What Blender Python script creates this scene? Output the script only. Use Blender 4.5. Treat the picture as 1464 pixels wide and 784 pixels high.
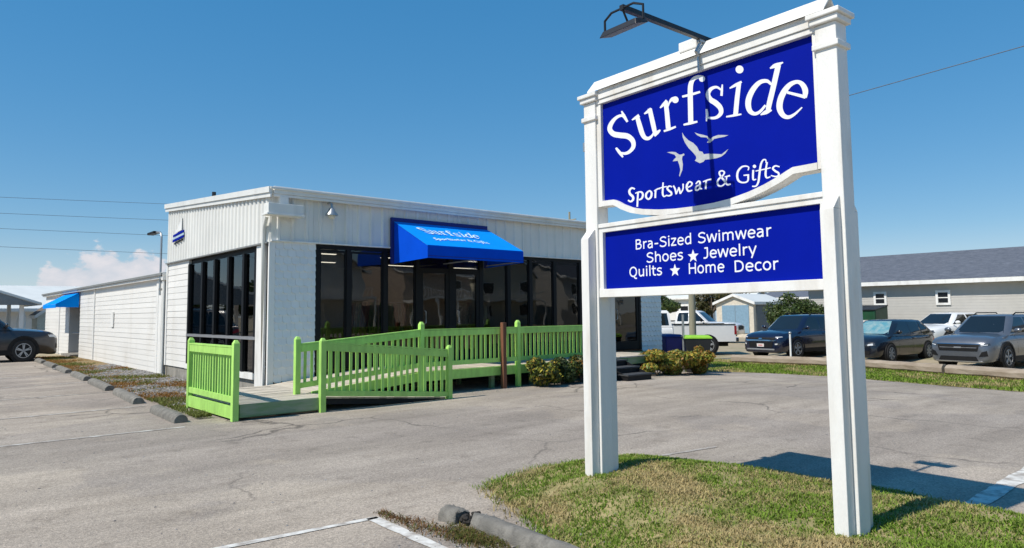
import bpy, bmesh, math, random
import numpy as np
from mathutils import Vector, Matrix, noise as mnoise
from mathutils.bvhtree import BVHTree
from mathutils.geometry import tessellate_polygon

for o in list(bpy.data.objects): bpy.data.objects.remove(o)
scene = bpy.context.scene
COL = scene.collection
R = math.radians
random.seed(7); NR = np.random.RandomState(7)

# ------------------------------------------------------------------ camera
F, PITCH, ROLL, YAW, PX, PY, H = 1003.2, R(4.573), R(-.5976), R(-41.093), 732, 368.7, 1.55
def cam_axes():
    cy, sy, cp, sp, cr, sr = math.cos(YAW), math.sin(YAW), math.cos(PITCH), math.sin(PITCH), math.cos(ROLL), math.sin(ROLL)
    fwd = Vector((-sy*cp, cy*cp, sp)); right = Vector((cy, sy, 0)); up = right.cross(fwd)
    return cr*right + sr*up, -sr*right + cr*up, fwd
CR, CU, CF = cam_axes()
CAM = Vector((0, 0, H))
cd = bpy.data.cameras.new('camera'); cam = bpy.data.objects.new('camera', cd); COL.objects.link(cam)
cam.matrix_world = Matrix(((CR.x, CU.x, -CF.x, 0), (CR.y, CU.y, -CF.y, 0), (CR.z, CU.z, -CF.z, H), (0, 0, 0, 1)))
cd.sensor_width = 36; cd.lens = 36*F/1464; cd.shift_y = -(392-PY)/1464
cd.clip_start = .05; cd.clip_end = 6000
scene.camera = cam
# ------------------------------------------------------------------ sky, sun, exposure
SUN_EL = R(51.5); LAZ = R(-6.0)                      # elevation, heading of the light over the ground
sun_vec = Vector((-math.cos(LAZ)*math.cos(SUN_EL), -math.sin(LAZ)*math.cos(SUN_EL), math.sin(SUN_EL)))
world = bpy.data.worlds.new('World'); scene.world = world; world.use_nodes = True
wn, wl = world.node_tree.nodes, world.node_tree.links
wn.clear()
def WN(t, **k):
    n = wn.new(t)
    for a, b in k.items(): setattr(n, a, b)
    return n
sky = WN('ShaderNodeTexSky', sky_type='NISHITA'); sky.sun_disc = False
sky.sun_elevation = SUN_EL; sky.sun_rotation = math.atan2(sun_vec.x, sun_vec.y)
sky.altitude = 2000; sky.air_density = 1.0; sky.dust_density = 0; sky.ozone_density = 3
bg = WN('ShaderNodeBackground'); bg.inputs[1].default_value = .11
wout = WN('ShaderNodeOutputWorld')
# one low bank of cumulus far off to the north
tc = WN('ShaderNodeTexCoord')
def W(op, a, b=None, c=None):
    n = WN('ShaderNodeMath', operation=op)
    for i, v in enumerate((a, b, c)):
        if v is None: continue
        if isinstance(v, (int, float)): n.inputs[i].default_value = v
        else: wl.new(v, n.inputs[i])
    return n.outputs[0]
sx = WN('ShaderNodeSeparateXYZ'); wl.new(tc.outputs['Generated'], sx.inputs[0])
az = W('ARCTAN2', sx.outputs[0], sx.outputs[1]); el = W('ARCSINE', sx.outputs[2])
cx = WN('ShaderNodeCombineXYZ'); wl.new(az, cx.inputs[0]); wl.new(W('MULTIPLY', el, 1.5), cx.inputs[1])
cn = WN('ShaderNodeTexNoise'); cn.inputs['Scale'].default_value = 26; cn.inputs['Detail'].default_value = 9; cn.inputs['Roughness'].default_value = .58
wl.new(cx.outputs[0], cn.inputs['Vector'])
cn2 = WN('ShaderNodeTexNoise'); cn2.inputs['Scale'].default_value = 9; cn2.inputs['Detail'].default_value = 3
wl.new(cx.outputs[0], cn2.inputs['Vector'])
# cloud top height as a hump over azimuth
da = W('DIVIDE', W('SUBTRACT', az, R(11.3)), R(4.9))
da = W('MULTIPLY', da, da)
hump = W('MULTIPLY', W('POWER', 2.718, W('MULTIPLY', W('MULTIPLY', da, da), -1.0)), R(5.6))
top = W('ADD', W('SUBTRACT', W('ADD', hump, W('MULTIPLY', W('SUBTRACT', cn.outputs[0], .5), R(6.0))), R(.6)), W('MULTIPLY', W('SUBTRACT', cn2.outputs[0], .5), R(5.0)))
dens = W('MULTIPLY', W('SUBTRACT', top, el), 1/R(.55))
dn = WN('ShaderNodeClamp'); wl.new(dens, dn.inputs[0])
cmask = WN('ShaderNodeClamp'); wl.new(W('MULTIPLY', hump, 1/R(1.6)), cmask.inputs[0])
soft = W('MULTIPLY', W('MULTIPLY', dn.outputs[0], cmask.outputs[0]), W('ADD', .42, W('MULTIPLY', cn.outputs[0], .95)))
mix = WN('ShaderNodeMixRGB'); wl.new(soft, mix.inputs[0])
s0 = WN('ShaderNodeVectorMath', operation='SCALE'); s0.inputs['Scale'].default_value = .12; wl.new(sky.outputs[0], s0.inputs[0])
s1 = WN('ShaderNodeGamma'); s1.inputs['Gamma'].default_value = .4; wl.new(s0.outputs[0], s1.inputs[0])
hsv = WN('ShaderNodeHueSaturation'); hsv.inputs['Saturation'].default_value = 2.3; hsv.inputs['Value'].default_value = 7.15; wl.new(s1.outputs[0], hsv.inputs['Color']); 
lowc = WN('ShaderNodeClamp'); wl.new(W('MULTIPLY', el, 1/R(6)), lowc.inputs[0]); s2 = WN('ShaderNodeVectorMath', operation='MULTIPLY'); s2.inputs[1].default_value = (5.5, 6.0, 6.9); wl.new(s1.outputs[0], s2.inputs[0])
lowm = WN('ShaderNodeMixRGB'); wl.new(W('POWER', lowc.outputs[0], .6), lowm.inputs[0]); wl.new(s2.outputs[0], lowm.inputs[1]); wl.new(hsv.outputs[0], lowm.inputs[2]); wl.new(lowm.outputs[0], mix.inputs[1])

ccol = WN('ShaderNodeMixRGB'); wl.new(cn.outputs[0], ccol.inputs[0]); ccol.inputs[1].default_value = (4.6, 5.0, 5.9, 1); ccol.inputs[2].default_value = (8.2, 7.9, 8.0, 1); wl.new(ccol.outputs[0], mix.inputs[2])
wl.new(mix.outputs[0], bg.inputs[0]); wl.new(bg.outputs[0], wout.inputs[0])
sd = bpy.data.lights.new('sun', 'SUN'); sd.energy = 5.0; sd.angle = R(.5); sd.color = (1, .935, .835)
so = bpy.data.objects.new('sun', sd); COL.objects.link(so)
so.rotation_euler = (-sun_vec).to_track_quat('-Z', 'Y').to_euler(); so.location = (-20, 5, 40)
scene.view_settings.view_transform = 'Standard'; scene.view_settings.look = 'None'
scene.view_settings.gamma = 1; scene.view_settings.use_curve_mapping = False
scene.view_settings.exposure = .0

# ------------------------------------------------------------------ helpers: pixel -> point
def ray(x, y): return CR*((x-PX)/F) - CU*((y-PY)/F) + CF
def onz(x, y, z=0): d = ray(x, y); return CAM + d*((z-H)/d.z)
def onx(x, y, X): d = ray(x, y); return CAM + d*(X/d.x)
def ony(x, y, Y): d = ray(x, y); return CAM + d*(Y/d.y)
def sst(a, b, x):
    t = min(1, max(0, (x-a)/(b-a))); return t*t*(3-2*t)
def G(x, y):                                          # ground height
    return -.27*sst(12, 21, x) + .25*sst(27, 31, x)*(1-sst(14, 18, y))

# ------------------------------------------------------------------ materials
MAT = {}
def mat(name, col, rough=.6, var=.12, scale=6, bump=0, bscale=60, metal=0, spec=.5, col2=None, stretch=(1, 1, 1), attr=None, coat=0, dirt=None, rnd=0, trans=0, obj=False):
    if name in MAT: return MAT[name]
    m = bpy.data.materials.new(name); m.use_nodes = True
    n, l = m.node_tree.nodes, m.node_tree.links
    b = n['Principled BSDF']
    b.inputs['Roughness'].default_value = rough; b.inputs['Metallic'].default_value = metal
    b.inputs['Specular IOR Level'].default_value = spec
    if coat: b.inputs['Coat Weight'].default_value = coat; b.inputs['Coat Roughness'].default_value = .04
    g = n.new('ShaderNodeNewGeometry'); mp = n.new('ShaderNodeMapping'); mp.inputs['Scale'].default_value = stretch
    if obj:
        t = n.new('ShaderNodeTexCoord'); l.new(t.outputs['Object'], mp.inputs[0])
    else: l.new(g.outputs['Position'], mp.inputs[0])
    nz = n.new('ShaderNodeTexNoise'); nz.inputs['Scale'].default_value = scale; nz.inputs['Detail'].default_value = 6; nz.inputs['Roughness'].default_value = .6
    l.new(mp.outputs[0], nz.inputs['Vector'])
    rp = n.new('ShaderNodeValToRGB'); l.new(nz.outputs[0], rp.inputs[0])
    c = np.array(col)
    lo, hi = (c*(1-var), np.minimum(c*(1+var), .95)) if col2 is None else (c, np.array(col2))
    rp.color_ramp.elements[0].position = .32; rp.color_ramp.elements[1].position = .68
    rp.color_ramp.elements[0].color = (*lo, 1); rp.color_ramp.elements[1].color = (*hi, 1)
    out = rp.outputs[0]
    if dirt:                                          # (colour, scale, amount, stretch) streaks of grime
        mp2 = n.new('ShaderNodeMapping'); mp2.inputs['Scale'].default_value = dirt[3]; l.new(g.outputs['Position'], mp2.inputs[0])
        nd = n.new('ShaderNodeTexNoise'); nd.inputs['Scale'].default_value = dirt[1]; nd.inputs['Detail'].default_value = 8; l.new(mp2.outputs[0], nd.inputs['Vector'])
        r2 = n.new('ShaderNodeValToRGB'); r2.color_ramp.elements[0].position, r2.color_ramp.elements[1].position = dirt[4] if len(dirt) > 4 else (.52, .78)
        r2.color_ramp.elements[0].color = (0, 0, 0, 1); r2.color_ramp.elements[1].color = (dirt[2],)*3+(1,)
        l.new(nd.outputs[0], r2.inputs[0])
        mx = n.new('ShaderNodeMixRGB'); l.new(r2.outputs[0], mx.inputs[0]); l.new(out, mx.inputs[1]); mx.inputs[2].default_value = (*dirt[0], 1); out = mx.outputs[0]
    if rnd:
        oi = n.new('ShaderNodeObjectInfo'); mr = n.new('ShaderNodeMapRange'); mr.inputs[3].default_value = 1-rnd; mr.inputs[4].default_value = 1+rnd
        l.new(oi.outputs['Random'], mr.inputs[0]); mm = n.new('ShaderNodeVectorMath'); mm.operation = 'SCALE'
        l.new(out, mm.inputs[0]); l.new(mr.outputs[0], mm.inputs['Scale']); out = mm.outputs[0]
    if attr:                                          # per-leaf tint
        a = n.new('ShaderNodeAttribute'); a.attribute_name = 'tint'
        mx = n.new('ShaderNodeMixRGB'); mx.blend_type = 'MULTIPLY'; mx.inputs[0].default_value = 1
        l.new(out, mx.inputs[1]); l.new(a.outputs['Color'], mx.inputs[2]); out = mx.outputs[0]
    l.new(out, b.inputs['Base Color'])
    if bump:
        nb = n.new('ShaderNodeTexNoise'); nb.inputs['Scale'].default_value = bscale; nb.inputs['Detail'].default_value = 5; l.new(mp.outputs[0], nb.inputs['Vector'])
        bp = n.new('ShaderNodeBump'); bp.inputs['Strength'].default_value = bump; bp.inputs['Distance'].default_value = .01
        l.new(nb.outputs[0], bp.inputs['Height']); l.new(bp.outputs[0], b.inputs['Normal'])
    if trans:
        tr = n.new('ShaderNodeBsdfTranslucent'); l.new(out, tr.inputs[0]); ms = n.new('ShaderNodeMixShader'); ms.inputs[0].default_value = trans
        l.new(b.outputs[0], ms.inputs[1]); l.new(tr.outputs[0], ms.inputs[2]); l.new(ms.outputs[0], n['Material Output'].inputs[0])
    MAT[name] = m
    return m
def glass_mat(name, tint, gloss=1.0, ior=1.5):
    m = bpy.data.materials.new(name); m.use_nodes = True; n, l = m.node_tree.nodes, m.node_tree.links; n.clear()
    o = n.new('ShaderNodeOutputMaterial'); t = n.new('ShaderNodeBsdfTransparent'); t.inputs[0].default_value = (*tint, 1)
    g = n.new('ShaderNodeBsdfGlossy'); g.inputs['Roughness'].default_value = .015; g.inputs[0].default_value = (gloss, gloss, gloss, 1)
    f = n.new('ShaderNodeFresnel'); f.inputs[0].default_value = ior
    nz = n.new('ShaderNodeTexNoise'); nz.inputs['Scale'].default_value = .9; ge = n.new('ShaderNodeNewGeometry'); l.new(ge.outputs['Position'], nz.inputs['Vector'])
    bp = n.new('ShaderNodeBump'); bp.inputs['Strength'].default_value = .05; bp.inputs['Distance'].default_value = .1; l.new(nz.outputs[0], bp.inputs['Height']); l.new(bp.outputs[0], g.inputs['Normal'])
    x = n.new('ShaderNodeMixShader'); l.new(f.outputs[0], x.inputs[0]); l.new(t.outputs[0], x.inputs[1]); l.new(g.outputs[0], x.inputs[2]); l.new(x.outputs[0], o.inputs[0])
    MAT[name] = m; return m
def emit_mat(name, col, s):
    m = bpy.data.materials.new(name); m.use_nodes = True; b = m.node_tree.nodes['Principled BSDF']
    b.inputs['Base Color'].default_value = (*col, 1); b.inputs['Emission Color'].default_value = (*col, 1); b.inputs['Emission Strength'].default_value = s
    MAT[name] = m; return m
def asphalt_mat():
    m = bpy.data.materials.new('asphalt'); m.use_nodes = True; n, l = m.node_tree.nodes, m.node_tree.links; b = n['Principled BSDF']
    g = n.new('ShaderNodeNewGeometry')
    def noise(sc, det=5, ro=.6, st=(1, 1, 1)):
        mp = n.new('ShaderNodeMapping'); mp.inputs['Scale'].default_value = st; l.new(g.outputs['Position'], mp.inputs[0])
        z = n.new('ShaderNodeTexNoise'); z.inputs['Scale'].default_value = sc; z.inputs['Detail'].default_value = det; z.inputs['Roughness'].default_value = ro; l.new(mp.outputs[0], z.inputs['Vector']); return z.outputs[0]
    def ramp(v, p0, c0, p1, c1):
        r = n.new('ShaderNodeValToRGB'); r.color_ramp.elements[0].position = p0; r.color_ramp.elements[1].position = p1
        r.color_ramp.elements[0].color = (*c0, 1); r.color_ramp.elements[1].color = (*c1, 1); l.new(v, r.inputs[0]); return r.outputs[0]
    def mixc(t, f, a, c):
        x = n.new('ShaderNodeMixRGB'); x.blend_type = t
        if isinstance(f, float): x.inputs[0].default_value = f
        else: l.new(f, x.inputs[0])
        l.new(a, x.inputs[1])
        if isinstance(c, tuple): x.inputs[2].default_value = (*c, 1)
        else: l.new(c, x.inputs[2])
        return x.outputs[0]
    base = ramp(noise(.45, 6, .62), .3, (.330, .284, .238), .72, (.440, .382, .322))
    tan = ramp(noise(.16, 4), .45, (0, 0, 0), .68, (.6, .6, .6))
    c = mixc('MIX', tan, base, (.455, .392, .312))
    c = mixc('MULTIPLY', .8, c, ramp(noise(1.3, 5, .6, (.35, 1.4, 1)), .36, (.80, .79, .78), .62, (1.06, 1.06, 1.06)))
    # aggregate: pale and dark stone chips in the binder
    v = n.new('ShaderNodeTexVoronoi'); v.inputs['Scale'].default_value = 85; l.new(g.outputs['Position'], v.inputs['Vector'])
    sep = n.new('ShaderNodeSeparateColor'); l.new(v.outputs['Color'], sep.inputs[0])
    chips = ramp(sep.outputs[0], .08, (.55, .55, .56), .95, (1.45, 1.43, 1.4))
    c = mixc('MULTIPLY', .5, c, chips)
    c = mixc('MULTIPLY', .5, c, ramp(noise(38, 4, .7), .36, (.72, .72, .72), .66, (1.2, 1.2, 1.2)))
    # old patches with fairly clear outlines, tyre-polished lanes, drip stains
    c = mixc('MULTIPLY', 1.0, c, ramp(noise(.21, 7, .55), .485, (.90, .90, .91), .505, (1.03, 1.02, 1.0)))
    c = mixc('MULTIPLY', 1.0, c, ramp(noise(.35, 3, .5, (.12, 1.6, 1)), .44, (.90, .90, .90), .58, (1.04, 1.04, 1.04)))
    c = mixc('MULTIPLY', 1.0, c, ramp(noise(3.1, 4, .6), .56, (1, 1, 1), .74, (.74, .73, .72)))
    # hairline cracks here and there
    vc = n.new('ShaderNodeTexVoronoi'); vc.feature = 'DISTANCE_TO_EDGE'; vc.inputs['Scale'].default_value = .28
    wv = n.new('ShaderNodeMixRGB'); wv.blend_type = 'ADD'; wv.inputs[0].default_value = .55
    wz = n.new('ShaderNodeTexNoise'); wz.inputs['Scale'].default_value = 1.6; wz.inputs['Detail'].default_value = 6; l.new(g.outputs['Position'], wz.inputs['Vector'])
    l.new(g.outputs['Position'], wv.inputs[1]); l.new(wz.outputs['Color'], wv.inputs[2]); l.new(wv.outputs[0], vc.inputs['Vector'])
    crack = ramp(vc.outputs['Distance'], .0015, (1, 1, 1), .0068, (0, 0, 0))
    cm = n.new('ShaderNodeMath'); cm.operation = 'MULTIPLY'; l.new(crack, cm.inputs[0]); l.new(ramp(noise(.33, 2), .46, (0, 0, 0), .57, (.75, .75, .75)), cm.inputs[1])
    c = mixc('MIX', cm.outputs[0], c, (.06, .052, .045))
    # oil spots
    oil = ramp(noise(.8, 3, .5), .70, (0, 0, 0), .82, (.5, .5, .5)); c = mixc('MIX', oil, c, (.09, .08, .072))
    l.new(c, b.inputs['Base Color']); b.inputs['Roughness'].default_value = .88; b.inputs['Specular IOR Level'].default_value = .3
    bp = n.new('ShaderNodeBump'); bp.inputs['Strength'].default_value = .55; bp.inputs['Distance'].default_value = .006; l.new(v.outputs['Distance'], bp.inputs['Height']); l.new(bp.outputs[0], b.inputs['Normal'])
    MAT['asphalt'] = m; return m
asphalt_mat()
mat('dirt', (.30, .24, .155), .95, col2=(.40, .335, .23), scale=2.2, bump=.5, bscale=40, dirt=((.10, .13, .035), .7, .8, (1, 1, 1)))
mat('lawn_soil', (.16, .165, .045), .95, col2=(.40, .31, .16), scale=5.5, bump=.6, bscale=60)
mat('mulch', (.27, .15, .06), .95, col2=(.17, .15, .055), scale=3, bump=.8, bscale=45, dirt=((.20, .19, .175), 1.1, .9, (1, 1, 1)))
mat('blade', (.80, .80, .80), .7, var=.1, scale=9, attr=1, trans=.3, spec=.25)
mat('leaf', (.80, .80, .80), .55, var=.15, scale=3, attr=1, trans=.25, spec=.4)
mat('bark', (.11, .085, .06), .9, var=.3, scale=12, bump=.6, bscale=50)
mat('sign_white', (.78, .77, .735), .5, var=.05, scale=5, bump=.22, bscale=90, stretch=(1, 1, .3), dirt=((.40, .31, .20), 4.2, .55, (1, 1, .25)))
mat('sign_blue', (.0004, .0085, .285), .6, spec=.06, var=.05, scale=3)
mat('sign_letter', (.80, .82, .88), .5, var=.02)
mat('bird_grey', (.48, .50, .52), .5, var=.10, scale=30)
mat('black_metal', (.012, .012, .014), .45, var=.2, bump=.1)
mat('white_siding', (.735, .72, .685), .55, var=.035, scale=2.2, bump=.15, bscale=14, stretch=(1, .25, 1), dirt=((.50, .46, .39), 1.6, .38, (1, 1, .3)), rnd=.035)
mat('white_metal', (.73, .725, .685), .42, var=.04, scale=1.5, bump=.08, bscale=5, dirt=((.44, .43, .40), 2.2, .35, (1.6, 1.6, .12)), rnd=.03)
mat('white_trim', (.80, .79, .76), .45, var=.04, scale=3, dirt=((.40, .37, .31), 3.5, .4, (1, 1, .4)))
mat('white_shingle', (.78, .79, .785), .6, var=.025, scale=6, bump=.12, bscale=25, rnd=.03, dirt=((.52, .51, .47), 2.5, .15, (1, 1, .5)))
mat('galvanised', (.45, .46, .46), .35, var=.12, metal=.7, scale=9)
mat('concrete', (.27, .255, .225), .9, var=.22, scale=5, bump=.5, bscale=70, dirt=((.09, .085, .07), 4, .7, (1, 1, 1)))
mat('concrete_stop', (.19, .178, .155), .92, var=.32, scale=14, bump=1.0, bscale=110, dirt=((.06, .058, .05), 7, .75, (1, 1, 1)), rnd=.12)
mat('window_frame', (.006, .006, .007), .55, var=.1, spec=.25)
mat('alu', (.42, .43, .45), .35, metal=.6, var=.06)
mat('green_paint', (.40, .70, .15), .6, var=.13, scale=9, stretch=(1, 1, .35), bump=.45, bscale=70, dirt=((.26, .48, .10), 6, .40, (1, 1, .3)), rnd=.12)
mat('green_weathered', (.13, .25, .09), .75, col2=(.27, .31, .21), scale=9, bump=.4, bscale=45, stretch=(.3, 1, 1.5), rnd=.06)
mat('deck_wood', (.42, .365, .29), .8, col2=(.58, .52, .43), scale=8, stretch=(.6, .6, 1), bump=.5, bscale=60, rnd=.16)
mat('brown_wood', (.17, .068, .034), .75, var=.25, scale=9, stretch=(1, 1, .15), bump=.3)
mat('pole_wood', (.25, .235, .16), .9, col2=(.33, .31, .235), scale=10, stretch=(1, 1, .1), bump=.5)
mat('grey_timber', (.235, .185, .135), .9, col2=(.36, .30, .235), scale=6, stretch=(1, .3, 1), bump=.7, bscale=30)
mat('dark_tread', (.045, .047, .05), .7, var=.2, scale=20, bump=.3)
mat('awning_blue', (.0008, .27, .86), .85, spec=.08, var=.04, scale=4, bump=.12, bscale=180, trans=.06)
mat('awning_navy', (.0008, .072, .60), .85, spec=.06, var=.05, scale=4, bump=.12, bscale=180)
mat('awning_edge', (.004, .016, .16), .7, var=.05)
mat('awning_letter', (.62, .80, .86), .7, var=.02)
mat('shade_black', (.012, .012, .012), .9, var=.3)  # near-black colour that stands in for shade in hollow places
mat('stripe', (.60, .58, .53), .8, col2=(.72, .70, .65), scale=14, bump=.3, bscale=90, dirt=((.32, .28, .24), 8, .95, (1, 1, 1), (.44, .66)))
mat('stripe_worn', (.55, .53, .48), .85, col2=(.66, .64, .58), scale=14, dirt=((.34, .30, .26), 7, 1.0, (1, 1, 1), (.36, .54)))
mat('stone', (.24, .235, .23), .9, var=.3, scale=30, attr=1)
mat('interior_wall', (.30, .27, .22), .9); mat('interior_floor', (.13, .10, .08), .7); mat('interior_ceiling', (.45, .45, .43), .9)
mat('tyre', (.014, .014, .015), .8, var=.2, scale=20); mat('rim', (.42, .43, .44), .35, metal=.15, var=.05); mat('rim_dark', (.05, .05, .055), .35, metal=.5)
mat('car_glass', (.010, .014, .017), .03, spec=.8, var=.02); mat('black_plastic', (.010, .010, .011), .6, var=.15, spec=.25)
mat('chrome', (.62, .63, .65), .14, metal=1, var=.02); mat('lamp_lens', (.58, .60, .62), .12, spec=.8, var=.05); mat('lamp_dark', (.05, .055, .06), .1, spec=.8)
mat('tail_red', (.24, .010, .012), .2); mat('plate', (.66, .62, .60), .5, var=.03); mat('plate_red', (.50, .10, .09), .5)
mat('paint_grey', (.15, .162, .185), .3, metal=.55, var=.05, coat=.9); mat('paint_black', (.008, .010, .016), .22, var=.05, coat=.6)
mat('paint_navy', (.007, .011, .034), .25, metal=.15, var=.05, coat=.9); mat('paint_white', (.72, .72, .71), .3, var=.02, coat=.8); mat('paint_charcoal', (.032, .033, .038), .3, metal=.4, var=.05, coat=.8)
mat('windshield_reflection', (.07, .25, .31), .25, col2=(.26, .36, .36), scale=6, spec=.6)  # windshield colour with a bluish reflection painted in
mat('house_siding', (.46, .445, .415), .7, var=.04, scale=3, bump=.0); mat('roof_shingle', (.075, .088, .115), .9, col2=(.135, .150, .185), scale=5.5, stretch=(1, .55, 3), bump=.6, bscale=20, dirt=((.20, .215, .24), 12, .5, (1, 1, 4)))
mat('shade_pane', (.014, .015, .017), .08, spec=.7); mat('shed_blue', (.20, .32, .42), .6); mat('shed_grey', (.13, .15, .165), .6); mat('shed_wall', (.62, .56, .46), .7)
mat('dumpster_green', (.006, .065, .026), .5, var=.2, scale=3, dirt=((.05, .045, .03), 3, .5, (1, 1, .3)))
mat('bin_black', (.014, .015, .016), .5); mat('bin_lime', (.25, .52, .035), .5); mat('bin_blue', (.006, .012, .17), .45)
mat('brown_roof', (.13, .095, .07), .9, var=.2, scale=8); mat('cream', (.62, .60, .50), .7); mat('white_roof', (.66, .67, .64), .5, var=.05, scale=1)
mat('grey_soffit', (.20, .21, .21), .8); mat('pale_blue', (.38, .50, .60), .7); mat('coral', (.42, .34, .28), .7); mat('wire', (.10, .12, .15), .7)
mat('break_dark', (.03, .026, .022), .95, var=.4, scale=40, bump=1, bscale=90)
glass_mat('shop_glass', (.50, .49, .46), .95, 1.62)
emit_mat('tube_light', (1, .97, .88), 4)
for nm, c in dict(cloth_a=(.30, .03, .04), cloth_b=(.55, .50, .42), cloth_c=(.03, .14, .26), cloth_d=(.10, .30, .05), cloth_e=(.45, .30, .08), cloth_f=(.42, .42, .45)).items(): mat(nm, c, .9, var=.4, scale=12)

# ------------------------------------------------------------------ mesh building
def wm(o):
    m = o.matrix_basis.copy()
    return wm(o.parent) @ o.matrix_parent_inverse @ m if o.parent else m
class MB:
    def __init__(s): s.v = []; s.f = []; s.m = []; s.cur = 0
    def add(s, vs, fs):
        k = len(s.v); s.v += [tuple(p) for p in vs]; s.f += [tuple(i+k for i in f) for f in fs]; s.m += [s.cur]*len(fs); return s
    def box(s, x0, x1, y0, y1, z0, z1):
        return s.add([(x0, y0, z0), (x1, y0, z0), (x1, y1, z0), (x0, y1, z0), (x0, y0, z1), (x1, y0, z1), (x1, y1, z1), (x0, y1, z1)],
                     [(3, 2, 1, 0), (4, 5, 6, 7), (0, 1, 5, 4), (1, 2, 6, 5), (2, 3, 7, 6), (3, 0, 4, 7)])
    def hexa(s, p):                                   # 8 corners: bottom ring, top ring
        return s.add(p, [(3, 2, 1, 0), (4, 5, 6, 7), (0, 1, 5, 4), (1, 2, 6, 5), (2, 3, 7, 6), (3, 0, 4, 7)])
    def beam(s, a, b, w, h, up=(0, 0, 1)):
        a, b = Vector(a), Vector(b); d = (b-a).normalized(); u = Vector(up); r = d.cross(u).normalized(); u = r.cross(d)
        r *= w/2; u *= h/2
        return s.hexa([a-r-u, a+r-u, b+r-u, b-r-u, a-r+u, a+r+u, b+r+u, b-r+u])
    def tube(s, pts, r, n=8, cap=True):
        pts = [Vector(p) for p in pts]; rs = r if isinstance(r, (list, tuple)) else [r]*len(pts); rings = []
        ref = None
        for i, p in enumerate(pts):
            d = (pts[min(i+1, len(pts)-1)]-pts[max(i-1, 0)]).normalized()
            if ref is None: ref = Vector((0, 0, 1)) if abs(d.z) < .9 else Vector((1, 0, 0))
            a = d.cross(ref).normalized(); b = d.cross(a)
            rings.append([p+(a*math.cos(t)+b*math.sin(t))*rs[i] for t in [2*math.pi*k/n for k in range(n)]])
        vs = [q for g in rings for q in g]; fs = []
        for i in range(len(pts)-1):
            for k in range(n): fs.append((i*n+k, i*n+(k+1) % n, (i+1)*n+(k+1) % n, (i+1)*n+k))
        if cap: fs += [tuple(range(n-1, -1, -1)), tuple((len(pts)-1)*n+k for k in range(n))]
        return s.add(vs, fs)
    def prism(s, poly, fr, d0, d1):                   # poly in 2D, fr(u,v,w)->3D
        tri = tessellate_polygon([[Vector((p[0], p[1], 0)) for p in poly]]); n = len(poly)
        vs = [fr(p[0], p[1], d0) for p in poly]+[fr(p[0], p[1], d1) for p in poly]
        fs = [tuple(t) for t in tri]+[tuple(i+n for i in reversed(t)) for t in tri]
        fs += [(i, (i+1) % n, n+(i+1) % n, n+i) for i in range(n)]
        return s.add(vs, fs)
    def sphere(s, c, r, n=10, k=6):
        c = Vector(c); r = r if isinstance(r, (tuple, list)) else (r, r, r); vs = []; fs = []
        for j in range(k+1):
            for i in range(n):
                t, q = 2*math.pi*i/n, math.pi*j/k
                vs.append((c.x+r[0]*math.sin(q)*math.cos(t), c.y+r[1]*math.sin(q)*math.sin(t), c.z+r[2]*math.cos(q)))
        for j in range(k):
            for i in range(n): fs.append((j*n+i, j*n+(i+1) % n, (j+1)*n+(i+1) % n, (j+1)*n+i))
        return s.add(vs, fs)
    def lathe(s, prof, fr, n=20):                     # prof [(r, h)], fr(x,y,h)->3D
        vs = []; fs = []; k = len(prof)
        for i in range(n):
            t = 2*math.pi*i/n
            for r, h in prof: vs.append(fr(r*math.cos(t), r*math.sin(t), h))
        for i in range(n):
            for j in range(k-1): a, b = i*k+j, ((i+1) % n)*k+j; fs.append((a, b, b+1, a+1))
        return s.add(vs, fs)
    def mesh(s, name, m, smooth=None, fix=True):
        me = bpy.data.meshes.new(name); me.from_pydata(s.v, [], s.f)
        for x in (m if isinstance(m, (list, tuple)) else [m]): me.materials.append(MAT[x])
        if isinstance(m, (list, tuple)): me.polygons.foreach_set('material_index', s.m)
        if fix:
            bm = bmesh.new(); bm.from_mesh(me)
            if smooth is not None: bmesh.ops.remove_doubles(bm, verts=bm.verts, dist=1e-5)
            bmesh.ops.recalc_face_normals(bm, faces=bm.faces); bm.to_mesh(me); bm.free()
        if smooth is not None:
            me.polygons.foreach_set('use_smooth', [True]*len(me.polygons)); me.set_sharp_from_angle(angle=R(smooth))
        me.update(); return me
    def build(s, name, m, parent=None, smooth=None, local=False, bevel=0, seg=2, fix=True):
        o = bpy.data.objects.new(name, s.mesh(name, m, smooth, fix)); COL.objects.link(o)
        if bevel:
            b = o.modifiers.new('bevel', 'BEVEL'); b.width = bevel; b.segments = seg; b.limit_method = 'ANGLE'; b.angle_limit = R(40)
        if parent: attach(o, parent, local)
        return o
def attach(o, parent, local=False):
    o.parent = parent
    if not local: o.matrix_parent_inverse = wm(parent).inverted()
    return o
def link(name, me, parent, mtx=None, local=False):
    o = bpy.data.objects.new(name, me); COL.objects.link(o)
    if mtx is not None: o.matrix_basis = mtx
    attach(o, parent, local); return o
def thing(name, label, cat, loc=(0, 0, 0), rz=0, group=None):
    o = bpy.data.objects.new(name, None); COL.objects.link(o); o.location = loc; o.rotation_euler = (0, 0, rz); o.empty_display_size = .2
    return tag(o, label, cat, group)
def tag(o, label, cat, group=None):
    o['label'] = label; o['category'] = cat
    if group: o['group'] = group
    return o
def kind(o, k): o['kind'] = k; return o
def box(name, m, parent, *a, bevel=0, local=False): return MB().box(*a).build(name, m, parent, bevel=bevel, local=local)

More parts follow.
